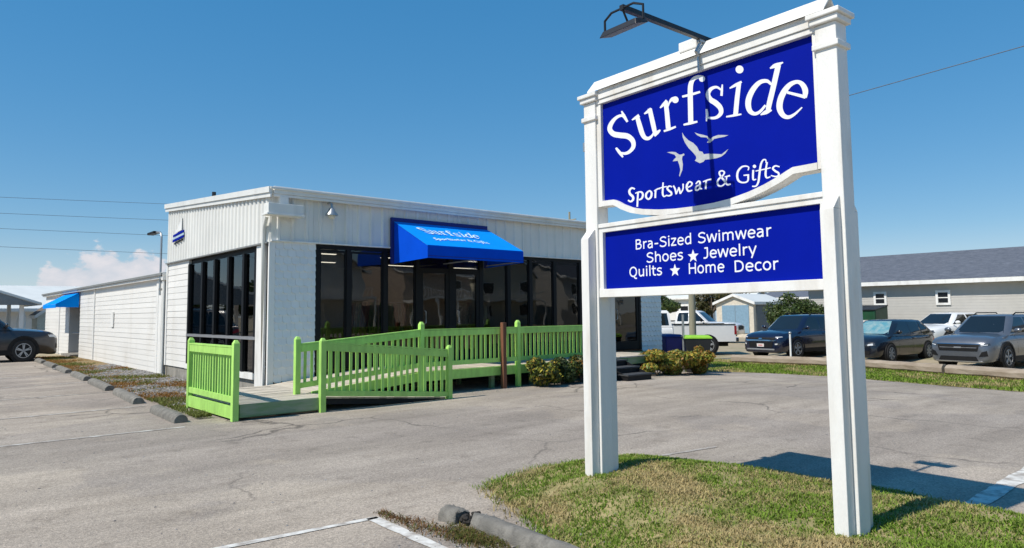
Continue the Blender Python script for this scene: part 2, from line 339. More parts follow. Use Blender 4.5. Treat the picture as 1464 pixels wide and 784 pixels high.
# ================================================================== GROUND
def sheet(name, poly, m, off, step=1.0, hf=None, parent=None):
    """flat polygon cut by a grid and laid on the ground height"""
    hf = hf or G
    bm = bmesh.new(); vs = [bm.verts.new((x, y, 0)) for x, y in poly]; bm.faces.new(vs)
    xs = [p[0] for p in poly]; ys = [p[1] for p in poly]
    for ax, lo, hi in ((0, min(xs), max(xs)), (1, min(ys), max(ys))):
        t = math.ceil(lo/step)*step
        while t < hi:
            co = (t, 0, 0) if ax == 0 else (0, t, 0); no = (1, 0, 0) if ax == 0 else (0, 1, 0)
            bmesh.ops.bisect_plane(bm, geom=bm.verts[:]+bm.edges[:]+bm.faces[:], plane_co=co, plane_no=no); t += step
    for v in bm.verts: v.co.z = hf(v.co.x, v.co.y)+off
    bmesh.ops.recalc_face_normals(bm, faces=bm.faces)
    for f in bm.faces:
        if f.normal.z < 0: f.normal_flip()
        f.smooth = True
    me = bpy.data.meshes.new(name); bm.to_mesh(me); bm.free(); me.materials.append(MAT[m])
    o = bpy.data.objects.new(name, me); COL.objects.link(o)
    if parent: attach(o, parent)
    return o
def wob(poly, amp=.05, n=6, seed=1):
    """ragged edge"""
    rr = random.Random(seed); out = []
    for i, a in enumerate(poly):
        b = poly[(i+1) % len(poly)]
        for k in range(n):
            t = k/n; j = amp if k else amp*.3
            out.append((a[0]+(b[0]-a[0])*t+rr.uniform(-j, j), a[1]+(b[1]-a[1])*t+rr.uniform(-j, j)))
    return out
m = MB()
xs = [-900, -300, -120, -60, -30] + list(np.arange(-10, 44, 1.5)) + [60, 100, 200, 500, 1500]
ys = [-900, -300, -100, -50, -20] + list(np.arange(-5, 50, 1.5)) + [60, 80, 120, 250, 600, 1800]
m.add([(x, y, G(x, y)-.03) for x in xs for y in ys], [(i*len(ys)+j, (i+1)*len(ys)+j, (i+1)*len(ys)+j+1, i*len(ys)+j+1) for i in range(len(xs)-1) for j in range(len(ys)-1)])
kind(m.build('ground', 'dirt', smooth=60), 'structure')
lot = [(-40, -14), (17.2, -14), (17.5, 0), (17.8, 4.2), (18.35, 6.1), (19.2, 8.6), (19.0, 10.6), (18.3, 11.7), (17.2, 12.0), (16.9, 13.3), (5.4, 13.3), (5.35, 12.9), (3.75, 12.9), (3.62, 13), (4.15, 34), (4.3, 39), (5.0, 62), (-40, 62)]
lotp = []
for i, a in enumerate(lot):
    b = lot[(i+1) % len(lot)]; n = 7 if (17 < a[0] < 20 and a[1] >= 0) else 1
    for k in range(n): lotp.append((a[0]+(b[0]-a[0])*k/n+(random.uniform(-.09, .09) if k else 0), a[1]+(b[1]-a[1])*k/n))
kind(sheet('parking_lot', lotp, 'asphalt', 0, 1.5), 'structure')
road = sheet('road', [(-300, -30), (300, -30), (300, -19), (-300, -19)], 'asphalt', .0, 50); kind(road, 'structure')
# strip of grass along the right side of the lot
strip_poly = [(17.5, 0), (17.8, 4.2), (18.35, 6.1), (19.2, 8.6), (19.0, 10.6), (18.3, 11.7), (17.2, 12.0), (16.9, 13.3), (18, 16.5), (24, 18), (23.4, 13.6), (23.0, 9.6), (21.4, 4.9), (20.5, 0)]
strip = kind(sheet('lawn', strip_poly, 'lawn_soil', .004, 1.5), 'structure')
back_lawn = kind(sheet('lawn', [(29.7, 4), (29.7, 13.6), (35.9, 13.9), (35.9, 4)], 'lawn_soil', .006, 1.5), 'structure')
mulch_poly = wob([(3.62, 13.0), (4.15, 34), (5.38, 34), (5.38, 13.35), (5.3, 12.95), (3.9, 12.95)], .06, 8, 3)
kind(sheet('planting_bed', mulch_poly, 'mulch', .03, 1.0), 'structure')
# mound that carries the sign
MP = [(4.02, 4.95), (4.4, 5.13), (5.0, 5.2), (5.6, 5.08), (6.0, 4.75), (6.2, 4.2), (6.3, 3.4), (6.35, 2.4), (6.32, 1.5), (6.2, .3), (5.6, -.8), (4.2, -1.2), (2.9, -.6), (2.75, .6), (2.95, 1.8), (3.2, 2.8), (3.42, 3.45), (3.68, 4.02), (3.82, 4.5)]
def seg_dist(p, a, b):
    ax, ay = a; bx, by = b; t = max(0, min(1, ((p[0]-ax)*(bx-ax)+(p[1]-ay)*(by-ay))/((bx-ax)**2+(by-ay)**2)))
    return math.hypot(p[0]-ax-(bx-ax)*t, p[1]-ay-(by-ay)*t)
def inside(p, poly):
    c = False; j = len(poly)-1
    for i in range(len(poly)):
        if (poly[i][1] > p[1]) != (poly[j][1] > p[1]) and p[0] < (poly[j][0]-poly[i][0])*(p[1]-poly[i][1])/(poly[j][1]-poly[i][1])+poly[i][0]: c = not c
        j = i
    return c
MPW = wob(MP, .045, 5, 5)
def mound(x, y):
    if not inside((x, y), MPW): return 0
    d = min(seg_dist((x, y), MPW[i], MPW[(i+1) % len(MPW)]) for i in range(len(MPW)))
    return .02*sst(0, .06, d)+.17*sst(0, .75, d)+.012*math.sin(x*5.1+y*3.3)*sst(0, .4, d)+.01*math.sin(x*9+y*7.7)*sst(0, .3, d)
mo = sheet('grass_mound', MPW, 'lawn_soil', .004, .14, hf=mound); kind(mo, 'structure')
mo_tree = BVHTree.FromPolygons([v.co.copy() for v in mo.data.vertices], [tuple(p.vertices) for p in mo.data.polygons])
def mz(x, y):
    h = mo_tree.ray_cast(Vector((x, y, 3)), Vector((0, 0, -1)))
    return h[0].z if h[0] else G(x, y)
# painted lines
def stripe(pts, w, label_name='painted_line', mt='stripe'):
    m = MB(); (x0, y0), (x1, y1) = pts; d = Vector((x1-x0, y1-y0)); L = d.length; d /= L; nn = Vector((-d.y, d.x))*w/2; n = max(1, int(L/.12)); rr = random.Random(int(x0*100+y0*10))
    vs = []
    for k in range(n+1):
        p = Vector((x0, y0))+d*L*k/n
        for sgn in (-1, 1):
            q = p+nn*sgn*rr.uniform(.80, 1.06); vs.append((q.x, q.y, G(q.x, q.y)+.005))
    m.add(vs, [(2*k, 2*k+2, 2*k+3, 2*k+1) for k in range(n)])
    return kind(m.build(label_name, mt), 'structure')
stripe([(1.45, 4.97), (2.84, 4.86)], .07); stripe([(2.80, 4.88), (2.72, 1.2)], .10)
stripe([(-4, 10.68), (3.12, 10.67)], .085, mt='stripe_worn'); stripe([(-4, 13.2), (3.33, 13.69)], .085, mt='stripe_worn'); stripe([(-4, 16.4), (3.4, 16.8)], .085, mt='stripe_worn'); stripe([(-4, 19.4), (3.5, 19.8)], .085, mt='stripe_worn'); stripe([(-4, 22.5), (3.6, 22.9)], .085, mt='stripe_worn')
stripe([(5.9, 4.86), (7.15, 4.66)], .06, mt='stripe_worn'); stripe([(6.0, 1.90), (8.6, 1.93)], .17)

# ---- scattered stuff -------------------------------------------------
def blades_object(name, pts, h, w, tints, seed, lean=.6, mname='blade'):
    """one mesh of bent two-piece blades; pts Nx3"""
    r = np.random.RandomState(seed); N = len(pts); pts = np.array(pts); a = r.rand(N)*2*np.pi
    hh = h*(.55+.9*r.rand(N)); ww = w*(.6+.8*r.rand(N)); le = lean*hh*(.25+r.rand(N))
    sx, sy = np.cos(a)*ww/2, np.sin(a)*ww/2; b = a+np.pi/2+(r.rand(N)-.5); lx, ly = np.cos(b)*le, np.sin(b)*le
    V = np.zeros((N, 5, 3)); base = pts
    V[:, 0] = base+np.stack([-sx, -sy, 0*sx-.004], 1); V[:, 1] = base+np.stack([sx, sy, 0*sx-.004], 1)
    V[:, 2] = base+np.stack([sx*.8+lx*.35, sy*.8+ly*.35, hh*.6], 1); V[:, 3] = base+np.stack([-sx*.8+lx*.35, -sy*.8+ly*.35, hh*.6], 1)
    V[:, 4] = base+np.stack([lx, ly, hh*.95], 1)
    k = np.arange(N)*5; q = np.stack([k, k+1, k+2, k+3], 1); t = np.stack([k+3, k+2, k+4], 1)
    me = bpy.data.meshes.new(name); me.vertices.add(N*5); me.vertices.foreach_set('co', V.reshape(-1))
    li = np.concatenate([q, t], 1).reshape(-1); me.loops.add(N*7); me.loops.foreach_set('vertex_index', li)
    st = np.stack([np.arange(N)*7, np.arange(N)*7+4], 1).reshape(-1); me.polygons.add(N*2); me.polygons.foreach_set('loop_start', st); me.polygons.foreach_set('loop_total', np.tile([4, 3], N))
    me.update(calc_edges=True); set_tint(me, np.repeat(np.asarray(tints), 5, 0)); me.materials.append(MAT[mname])
    o = bpy.data.objects.new(name, me); COL.objects.link(o); return o
def set_tint(me, c):
    at = me.color_attributes.new('tint', 'FLOAT_COLOR', 'POINT'); a = np.ones((len(me.vertices), 4), dtype=np.float32); a[:, :3] = c; at.data.foreach_set('color', a.reshape(-1))
def patch(x, y, s=1.0, ph=0):                          # smooth 2-D pattern for dry and lush patches
    return .5+.62*mnoise.noise(Vector((x*s*.8, y*s*.8, ph*7.3)))+.3*mnoise.noise(Vector((x*s*2.6, y*s*2.6, ph*3.1+5)))
def grass_tint(x, y, r, dry=.5, s=1.0):
    t = patch(x, y, s)+r.uniform(-.17, .17)
    g = np.array((.20, .31, .035))*r.uniform(.55, 1.45); d = np.array((.58, .46, .22))*r.uniform(.7, 1.2)
    k = sst(dry-.14, dry+.2, t); return g*(1-k)+d*k
rr = random.Random(11); P = []; T = []
while len(P) < 78000:
    x, y = rr.uniform(2.9, 6.4), rr.uniform(.7, 5.25)
    if not inside((x, y), MPW): continue
    if patch(x, y, 1.6, 1) > .66 and rr.random() < .6: continue
    P.append((x, y, mz(x, y))); T.append(grass_tint(x, y, rr, .55, 1.5))
kind(blades_object('grass', P, .021, .0075, T, 3, 1.3), 'stuff')
# taller tufts on the mound rim
P = []; T = []
for i in range(len(MPW)):
    a, b = MPW[i], MPW[(i+1) % len(MPW)]
    if a[1] < .5: continue
    for k in range(60):
        t = rr.random(); x, y = a[0]+(b[0]-a[0])*t+rr.gauss(0, .06), a[1]+(b[1]-a[1])*t+rr.gauss(0, .06); P.append((x, y, max(mz(x, y), G(x, y)))); T.append(grass_tint(x, y, rr, .52, 2.5))
kind(blades_object('grass', P, .038, .008, T, 4, 1.4), 'stuff')
P = []; T = []
while len(P) < 34000:
    x, y = rr.uniform(16.9, 24), rr.uniform(2.5, 18)
    if not inside((x, y), strip_poly): continue
    P.append((x, y, G(x, y))); T.append(grass_tint(x, y, rr, .66, .8))
kind(blades_object('grass', P, .06, .022, T, 5), 'stuff')
P = []; T = []
while len(P) < 5000:
    x, y = rr.uniform(29.7, 35.9), rr.uniform(4, 13.6); P.append((x, y, G(x, y))); T.append(grass_tint(x, y, rr, .7, .8))
kind(blades_object('grass', P, .08, .035, T, 6), 'stuff')
# weeds in the crack by the stall line and round the broken stop
P = []; T = []
for k in range(800):
    t = rr.random(); x = 2.93+.06*rr.gauss(0, 1)*(.4+t)+.12*t*t; y = 4.98-1.15*t+rr.gauss(0, .02)
    P.append((x, y, G(x, y))); T.append(np.array((.24, .13, .055))*rr.uniform(.6, 1.3) if rr.random() < .72 else np.array((.15, .17, .03))*rr.uniform(.6, 1.2))
for k in range(1300):
    x, y = 3.08+rr.gauss(0, .07), 3.95+rr.gauss(0, .17); P.append((x, y, G(x, y))); T.append(np.array((.20, .15, .05))*rr.uniform(.6, 1.2) if rr.random() < .45 else np.array((.15, .17, .03))*rr.uniform(.6, 1.2))
kind(blades_object('weeds', P, .026, .007, T, 7, 2.0), 'stuff')
P = []; T = []
for k in range(24000):
    y = 11.3+22*rr.random()**1.5; x = rr.uniform(3.45+.025*(y-11), 5.3)
    if patch(x, y, 1.1, 2)+.25*(4.6-x) < .38+.25*rr.random() or (y < 13 and x > 3.7): continue
    P.append((x, y, G(x, y)+.03)); T.append(np.array((.34, .18, .05))*rr.uniform(.6, 1.2) if patch(x, y, .9, 4) > .42 else np.array((.18, .20, .045))*rr.uniform(.6, 1.2))
kind(blades_object('weeds', P, .05, .014, T, 8, 1.5), 'stuff')
def pebbles(name, pts, smin, smax, seed):
    r = random.Random(seed); ico = [(0, 0, 1), (.89, 0, .45), (.28, .85, .45), (-.72, .53, .45), (-.72, -.53, .45), (.28, -.85, .45), (.72, .53, -.3), (-.28, .85, -.3), (-.89, 0, -.3), (-.28, -.85, -.3), (.72, -.53, -.3)]
    fc = [(0, 1, 2), (0, 2, 3), (0, 3, 4), (0, 4, 5), (0, 5, 1), (1, 6, 2), (2, 7, 3), (3, 8, 4), (4, 9, 5), (5, 10, 1), (2, 6, 7), (3, 7, 8), (4, 8, 9), (5, 9, 10), (1, 10, 6)]
    m = MB(); T = []
    for p in pts:
        s = r.uniform(smin, smax); a = r.uniform(0, 6.28); ca, sa = math.cos(a), math.sin(a); k = (s*r.uniform(.8, 1.5), s*r.uniform(.6, 1), s*r.uniform(.4, .75)); b = r.uniform(.5, 1.3)
        m.add([(p[0]+(ca*v[0]*k[0]-sa*v[1]*k[1])*r.uniform(.85, 1.15), p[1]+(sa*v[0]*k[0]+ca*v[1]*k[1])*r.uniform(.85, 1.15), p[2]+v[2]*k[2]) for v in ico], fc); T += [(b, b*.98, b*.96)]*len(ico)
    o = m.build(name, 'stone', fix=False); set_tint(o.data, np.array(T)); return kind(o, 'stuff')
P = []
while len(P) < 6000:
    y = 13.1+13*rr.random()**1.6; x = 5.36-rr.random()**1.5*1.75
    if rr.random() < .9*sst(.45, .7, patch(x, y, 1.1, 2)+.25*(4.6-x)): continue
    P.append((x, y, G(x, y)+.03))
pebbles('gravel', P, .015, .042, 5)
P = []
for k in range(420):                                   # loose grit on the lot
    x, y = rr.uniform(.5, 9), rr.uniform(3.2, 13); P.append((x, y, G(x, y)))
for k in range(500): x, y = 3.2+rr.gauss(0, .28), 3.9+rr.gauss(0, .4); P.append((x, y, mz(x, y)))
for k in range(900): x, y = rr.uniform(7.6, 12.2), 11.25+rr.gauss(0, .16); P.append((x, y, G(x, y)))
pebbles('grit', P, .004, .013, 6)

# ================================================================== FOLIAGE
def leaves(name, blobs, n, size, cols, seed, parent=None, up=.3):
    r = np.random.RandomState(seed); ws = np.array([b[1][0]*b[1][1]*b[1][2] for b in blobs])**.67; ws /= ws.sum(); idx = r.choice(len(blobs), n, p=ws)
    c = np.array([blobs[i][0] for i in idx]); rad = np.array([blobs[i][1] for i in idx])
    d = r.randn(n, 3); d /= np.linalg.norm(d, axis=1)[:, None]; q = (r.rand(n)**.45)[:, None]; p = c+d*rad*q
    nrm = d*.7+r.randn(n, 3)*.6+np.array([0, 0, up]); nrm /= np.linalg.norm(nrm, axis=1)[:, None]
    t = np.cross(nrm, r.randn(n, 3)); t /= np.linalg.norm(t, axis=1)[:, None]; b = np.cross(nrm, t)
    s = (size*(.6+.8*r.rand(n)))[:, None]
    V = np.stack([p-t*s, p-b*s*.42+nrm*s*.12, p+t*s, p+b*s*.42+nrm*s*.12], 1)
    me = bpy.data.meshes.new(name); me.vertices.add(n*4); me.vertices.foreach_set('co', V.reshape(-1)); me.loops.add(n*4); me.loops.foreach_set('vertex_index', np.arange(n*4))
    me.polygons.add(n); me.polygons.foreach_set('loop_start', np.arange(n)*4); me.polygons.foreach_set('loop_total', np.full(n, 4)); me.update(calc_edges=True)
    cols = np.array(cols); ci = cols[r.choice(len(cols), n)]*(.65+.7*r.rand(n))[:, None]; set_tint(me, np.repeat(ci, 4, 0)); me.materials.append(MAT['leaf'])
    o = bpy.data.objects.new(name, me); COL.objects.link(o)
    if parent: attach(o, parent)
    return o
def blobs_in(c, rad, n, sub, seed):
    r = random.Random(seed); out = []
    for k in range(n):
        while True:
            v = [r.uniform(-1, 1) for _ in range(3)]
            if sum(a*a for a in v) < 1: break
        s = sub*r.uniform(.6, 1.25); out.append(((c[0]+v[0]*rad[0], c[1]+v[1]*rad[1], c[2]+v[2]*rad[2]), (rad[0]*s, rad[1]*s, rad[2]*s)))
    return out
def tree(name, label, x, y, h, cr, trunk, cols, seed, n=5000, leaf=.16, nb=16, group=None, cat='tree'):
    z = G(x, y); t = thing(name, label, cat, (x, y, z), 0, group); r = random.Random(seed)
    cz = z+trunk+(h-trunk)/2; bl = blobs_in((x, y, cz), (cr*.75, cr*.75, (h-trunk)/2*.78), nb, .42, seed)
    m = MB(); top = Vector((x+r.uniform(-.1, .1)*cr, y, cz+.15*(h-trunk))); m.tube([(x, y, z-.1), (x+.05, y, z+trunk*.6), top], [cr*.085+.03, cr*.065+.02, cr*.02], 8)
    for b in bl[:9]: m.tube([Vector((x, y, z+trunk*.75)).lerp(top, .3), Vector(b[0])*.5+Vector((x, y, z+trunk))*.5, b[0]], [cr*.035, cr*.022, cr*.008], 5)
    m.build('trunk', 'bark', t, smooth=60); leaves('crown', bl, n, leaf, cols, seed, t); return t
def bush(name, label, x, y, rad, h, cols, seed, n=1800, leaf=.05, group=None):
    z = G(x, y); t = thing(name, label, 'bush', (x, y, z), 0, group); r = random.Random(seed)
    bl = blobs_in((x, y, z+h*.48), (rad[0]*.72, rad[1]*.72, h*.36), 14, .5, seed)
    m = MB()
    for b in bl[:8]: m.tube([(x+r.uniform(-.08, .08), y+r.uniform(-.05, .05), z-.03), (Vector((x, y, z))+Vector(b[0]))/2, b[0]], [.016, .011, .004], 5)
    m.build('stem', 'bark', t); leaves('foliage', bl, n, leaf, cols, seed, t); return t
YEL = [(.20, .22, .03), (.30, .27, .035), (.12, .17, .03), (.36, .25, .04), (.10, .12, .025), (.26, .13, .03)]
DKG = [(.035, .06, .018), (.05, .085, .022), (.028, .045, .015), (.09, .11, .03)]
MIDG = [(.06, .10, .022), (.09, .14, .03), (.045, .075, .018), (.12, .16, .035)]

# ================================================================== SIGN
L0 = onz(836.5, 679, .18); SA = R(-2.4766); sd_ = Vector((-math.sin(SA), math.cos(SA), 0)); sn = Vector((sd_.y, -sd_.x, 0))
def S(u, w, z): p = L0 - sd_*u + sn*w; return Vector((p.x, p.y, z))     # u: along the board, w: depth behind the front boards
def suv(x, y, w):
    d = ray(x, y); p = CAM+d*((L0+sn*w-CAM).dot(sn)/d.dot(sn)); return (-(p-L0).dot(sd_), p.z)
def sbox(m, u0, u1, w0, w1, z0, z1):
    return m.hexa([S(u0, w0, z0), S(u1, w0, z0), S(u1, w1, z0), S(u0, w1, z0), S(u0, w0, z1), S(u1, w0, z1), S(u1, w1, z1), S(u0, w1, z1)])
sg = thing('shop_sign', 'tall white framed roadside sign with blue panels and white lettering on grassy mound', 'sign', S(1.13, .16, .18))
for c in (.045, 2.205):
    b0 = mz(*S(c, .16, 0).xy)-.15
    po = sbox(MB(), c-.07, c+.07, .09, .23, b0, 3.41).build('post', 'sign_white', sg, bevel=.005)
    for w0, w1 in ((0, .088), (.232, .32)):
        lo = 1 if w0 == 0 else 0
        sbox(m := MB(), c-.045, c+.045, w0, w1, b0, 2.19)
        # chamfered head
        f, k = (w0, w1) if lo else (w1, w0)
        m.hexa([S(c-.045, f, 2.19), S(c+.045, f, 2.19), S(c+.045, k, 2.19), S(c-.045, k, 2.19), S(c-.045, k+(f-k)*.12, 2.275), S(c+.045, k+(f-k)*.12, 2.275), S(c+.045, k, 2.275), S(c-.045, k, 2.275)])
        m.build('facing_board', 'sign_white', po, bevel=.004)
    sbox(MB(), c-.088, c+.088, .072, .248, 3.245, 3.285).build('post_band', 'sign_white', po, bevel=.006)
    sbox(sbox(MB(), c-.095, c+.095, .065, .255, 3.412, 3.452), c-.112, c+.112, .048, .272, 3.4525, 3.487).build('post_cap', 'sign_white', po, bevel=.006)
UL, UR = .165, 2.105
# head beam with crown moulding both sides
m = MB(); sbox(m, .117, 2.133, .090, .230, 3.418, 3.50); m.build('head_beam', 'sign_white', sg, bevel=.003)
m = MB(); sbox(m, .117, 2.133, .100, .220, 3.378, 3.416); m.build('head_fillet', 'sign_white', sg, bevel=.003)
for k0, k1 in ((.062, .1595), (.258, .1605)):              # two sloping boards make a little ridge cap
    MB().hexa([S(.045, k0, 3.492), S(2.215, k0, 3.492), S(2.215, k1, 3.594), S(.045, k1, 3.594), S(.045, k0+(.008 if k0 < .1 else -.008), 3.512), S(2.215, k0+(.008 if k0 < .1 else -.008), 3.512), S(2.215, k1, 3.616), S(.045, k1, 3.616)]).build('ridge_cap_board', 'sign_white', sg, bevel=.003)
# upper panel with swept lower edge
edge = [(UL, 2.513), (.303, 2.507), (.35, 2.486), (.399, 2.458), (.497, 2.417), (.619, 2.387), (.787, 2.362), (.95, 2.349), (1.12, 2.345), (1.30, 2.348), (1.45, 2.361), (1.60, 2.389), (1.72, 2.422), (1.83, 2.462), (1.89, 2.489), (1.935, 2.507), (UR, 2.508)]
pan = MB().prism([(UL-.02, 3.40), (UR+.02, 3.40)] + [(UR+.02, 2.508)] + [(u, z-.006) for u, z in reversed(edge)] + [(UL-.02, 2.513)], lambda u, z, w: S(u, w, z), .137, .183)
pan = pan.build('upper_panel', 'sign_blue', sg)
def band(m, pts, dz0, dz1, w0, w1):
    n = len(pts); vs = []
    for i, (u, z) in enumerate(pts):
        a, b = pts[max(i-1, 0)], pts[min(i+1, n-1)]; t = Vector((b[0]-a[0], b[1]-a[1])).normalized(); nn = Vector((-t.y, t.x))
        for w in (w0, w1):
            for dz in (dz0, dz1): vs.append(S(u+nn.x*dz, w, z+nn.y*dz))
    fs = [(0, 1, 3, 2), (4*n-4, 4*n-2, 4*n-1, 4*n-3)]
    for i in range(n-1):
        a, b = 4*i, 4*i+4; fs += [(a, b, b+1, a+1), (a+2, a+3, b+3, b+2), (a, a+2, b+2, b), (a+1, b+1, b+3, a+3)]
    return m.add(vs, fs)
band(MB(), edge, -.042, .004, .098, .222).build('swept_edge_trim', 'sign_white', sg)
for u0, u1 in ((.117, UL), (UR, 2.133)): sbox(MB(), u0, u1, .108, .212, 2.47, 3.376).build('panel_stile', 'sign_white', sg)
# lower panel in its frame
lp = sbox(MB(), UL-.02, UR+.02, .140, .180, 1.73, 2.27).build('lower_panel', 'sign_blue', sg)
sbox(MB(), .117, 2.133, .098, .222, 2.283, 2.318).build('frame_rail', 'sign_white', sg, bevel=.003)
sbox(MB(), .117, 2.133, .108, .212, 2.244, 2.2825).build('frame_fillet', 'sign_white', sg)
sbox(MB(), .117, 2.133, .098, .222, 1.683, 1.753).build('frame_rail', 'sign_white', sg, bevel=.003)
for u0, u1 in ((.117, UL-.004), (UR+.004, 2.133)): sbox(MB(), u0, u1, .108, .212, 1.7535, 2.2435).build('frame_stile', 'sign_white', sg)
# lettering -------------------------------------------------------------
def crspline(p, k=7):
    if len(p) < 3: return [tuple(np.array(p[0])*(1-t/k)+np.array(p[1])*t/k) for t in range(k+1)] if len(p) == 2 else p
    q = [np.array(a, float) for a in p]; q = [2*q[0]-q[1]]+q+[2*q[-1]-q[-2]]; out = []
    for i in range(1, len(q)-2):
        for t in np.linspace(0, 1, k, endpoint=False):
            out.append(.5*((2*q[i])+(-q[i-1]+q[i+1])*t+(2*q[i-1]-5*q[i]+4*q[i+1]-q[i+2])*t*t+(-q[i-1]+3*q[i]-3*q[i+1]+q[i+2])*t**3))
    out.append(q[-2]); return [tuple(o) for o in out]
def strokes(m, ss, conv, depth0, step=.00012, wt=.95):
    """ss: list of strokes [(x,y,w)..] in crop pixels; conv -> pixel; outlines are laid on the board"""
    for k, st in enumerate(ss):
        w = depth0-step*k
        if len(st) == 1:                               # dot
            x, y, r = st[0]; pl = [(x+r*math.cos(t), y+r*math.sin(t)) for t in np.linspace(0, 2*math.pi, 18, endpoint=False)]
            vs = [w3(conv(p), w) for p in pl]; m.add(vs, [tuple(range(18))]); continue
        c = crspline(st, 7); vs = []; n = len(c)
        for i, (x, y, ww) in enumerate(c):
            a, b = c[max(i-1, 0)], c[min(i+1, n-1)]; tx, ty = b[0]-a[0], b[1]-a[1]; l = math.hypot(tx, ty) or 1
            nx, ny = -ty/l*ww/2*wt, tx/l*ww/2*wt; vs += [w3(conv((x+nx, y+ny)), w), w3(conv((x-nx, y-ny)), w)]
        m.add(vs, [(2*i, 2*i+1, 2*i+3, 2*i+2) for i in range(n-1)])
def w3(p, w): u, z = suv(p[0], p[1], .1365); return S(u, w, z)
c1 = lambda p: (860+p[0]/5.2267, 80+p[1]/5.2267); c2 = lambda p: (1000+p[0]/6.533, 80+p[1]/6.533)
c3 = lambda p: (885+p[0]/8.714, 220+p[1]/8.714); c4 = lambda p: (1010+p[0]/10.45, 215+p[1]/10.45); c5 = lambda p: (945+p[0]/9.8, 180+p[1]/9.8)
SURF = [[(180, 470, 16), (150, 447, 20), (108, 464, 24), (72, 508, 33), (62, 550, 38), (90, 584, 42), (140, 594, 44), (195, 602, 43), (232, 634, 38), (238, 678, 32), (212, 714, 26), (178, 730, 22), (140, 726, 16)], [(150, 413, 10), (168, 450, 24), (194, 494, 16)], [(108, 688, 16), (136, 724, 24), (160, 758, 12)],
        [(228, 480, 10), (256, 462, 20), (282, 446, 26)], [(266, 455, 32), (285, 520, 38), (302, 575, 38), (322, 610, 33), (350, 618, 26), (376, 600, 18), (392, 572, 12)], [(320, 434, 10), (345, 418, 22), (372, 396, 24)], [(360, 395, 34), (374, 460, 36), (390, 530, 36), (402, 588, 30)], [(396, 600, 16), (420, 572, 24), (440, 554, 10)],
        [(438, 390, 10), (462, 366, 22), (490, 335, 24)], [(480, 345, 34), (490, 430, 36), (500, 545, 38)], [(466, 564, 14), (512, 548, 18), (556, 530, 14)], [(496, 385, 10), (508, 350, 14), (528, 325, 26), (550, 322, 34)], [(552, 329, 25)],
        [(668, 505, 40), (666, 400, 40), (664, 280, 40), (668, 215, 38), (688, 175, 30), (722, 158, 26), (748, 160, 26)], [(752, 172, 23)], [(604, 306, 16), (670, 290, 20), (738, 270, 16)], [(614, 516, 14), (668, 504, 20), (718, 492, 14)]]
SIDE = [[(205, 320, 16), (160, 293, 24), (108, 310, 34), (80, 358, 44), (102, 408, 50), (150, 440, 54), (192, 482, 50), (202, 530, 42), (172, 568, 32), (130, 582, 26), (80, 578, 18)], [(66, 498, 18), (72, 555, 24), (66, 612, 12)], [(214, 268, 12), (210, 320, 22), (206, 374, 24)],
        [(282, 304, 12), (335, 275, 28), (394, 242, 20)], [(370, 255, 42), (352, 400, 46), (338, 550, 46)], [(250, 570, 14), (320, 558, 22), (392, 546, 14)], [(375, 128, 37)],
        [(672, 268, 22), (630, 236, 34), (565, 248, 42), (505, 310, 52), (465, 390, 56), (456, 460, 56), (474, 518, 48), (518, 542, 34), (568, 520, 28), (618, 462, 22)], [(738, 85, 52), (712, 200, 52), (682, 330, 52), (655, 440, 52), (642, 508, 46)], [(660, 118, 12), (710, 92, 40), (782, 62, 12)], [(572, 552, 12), (625, 526, 40), (676, 508, 14)],
        [(820, 342, 26), (900, 362, 28), (992, 386, 34)], [(985, 392, 40), (990, 325, 56), (962, 268, 48), (915, 244, 36), (850, 268, 46), (795, 330, 56), (758, 410, 60), (750, 490, 60), (780, 553, 50), (830, 574, 36), (890, 546, 24), (960, 482, 12)]]
SPW = [[(198, 440, 22), (160, 428, 26), (130, 460, 32), (138, 502, 36), (172, 535, 36), (175, 572, 32), (145, 596, 26), (112, 580, 22)], [(238, 478, 26), (232, 570, 26), (228, 660, 24)], [(203, 494, 16), (245, 478, 20), (282, 480, 26), (298, 512, 30), (284, 556, 26), (248, 576, 20)],
       [(365, 470, 24), (340, 500, 30), (338, 540, 30), (365, 566, 24), (398, 540, 30), (406, 490, 30), (386, 464, 24), (362, 472, 24)], [(458, 450, 26), (454, 500, 26), (452, 552, 26)], [(438, 466, 16), (480, 440, 20), (514, 432, 22)],
       [(550, 358, 20), (546, 440, 26), (545, 500, 28), (560, 532, 22), (592, 520, 16)], [(505, 430, 16), (550, 418, 18), (596, 408, 16)], [(662, 414, 18), (628, 404, 22), (602, 430, 28), (622, 460, 30), (650, 482, 30), (654, 508, 26), (625, 524, 22), (586, 518, 18)],
       [(678, 398, 22), (700, 440, 26), (714, 505, 24)], [(714, 505, 18), (730, 465, 18), (748, 425, 20)], [(745, 418, 22), (756, 455, 26), (766, 500, 24)], [(766, 500, 18), (798, 440, 20), (800, 374, 22)],
       [(845, 425, 18), (895, 402, 18), (912, 370, 24), (880, 350, 22), (850, 385, 30), (846, 430, 30), (866, 466, 26), (914, 456, 18)], [(958, 378, 18), (988, 346, 22), (1010, 356, 28), (1010, 425, 28), (1038, 440, 16)], [(1008, 388, 18), (966, 410, 24), (956, 446, 26), (980, 456, 22), (1010, 428, 16)],
       [(1088, 332, 26), (1084, 390, 26), (1082, 444, 26)], [(1048, 350, 16), (1085, 336, 20), (1112, 326, 20), (1154, 318, 24)]]
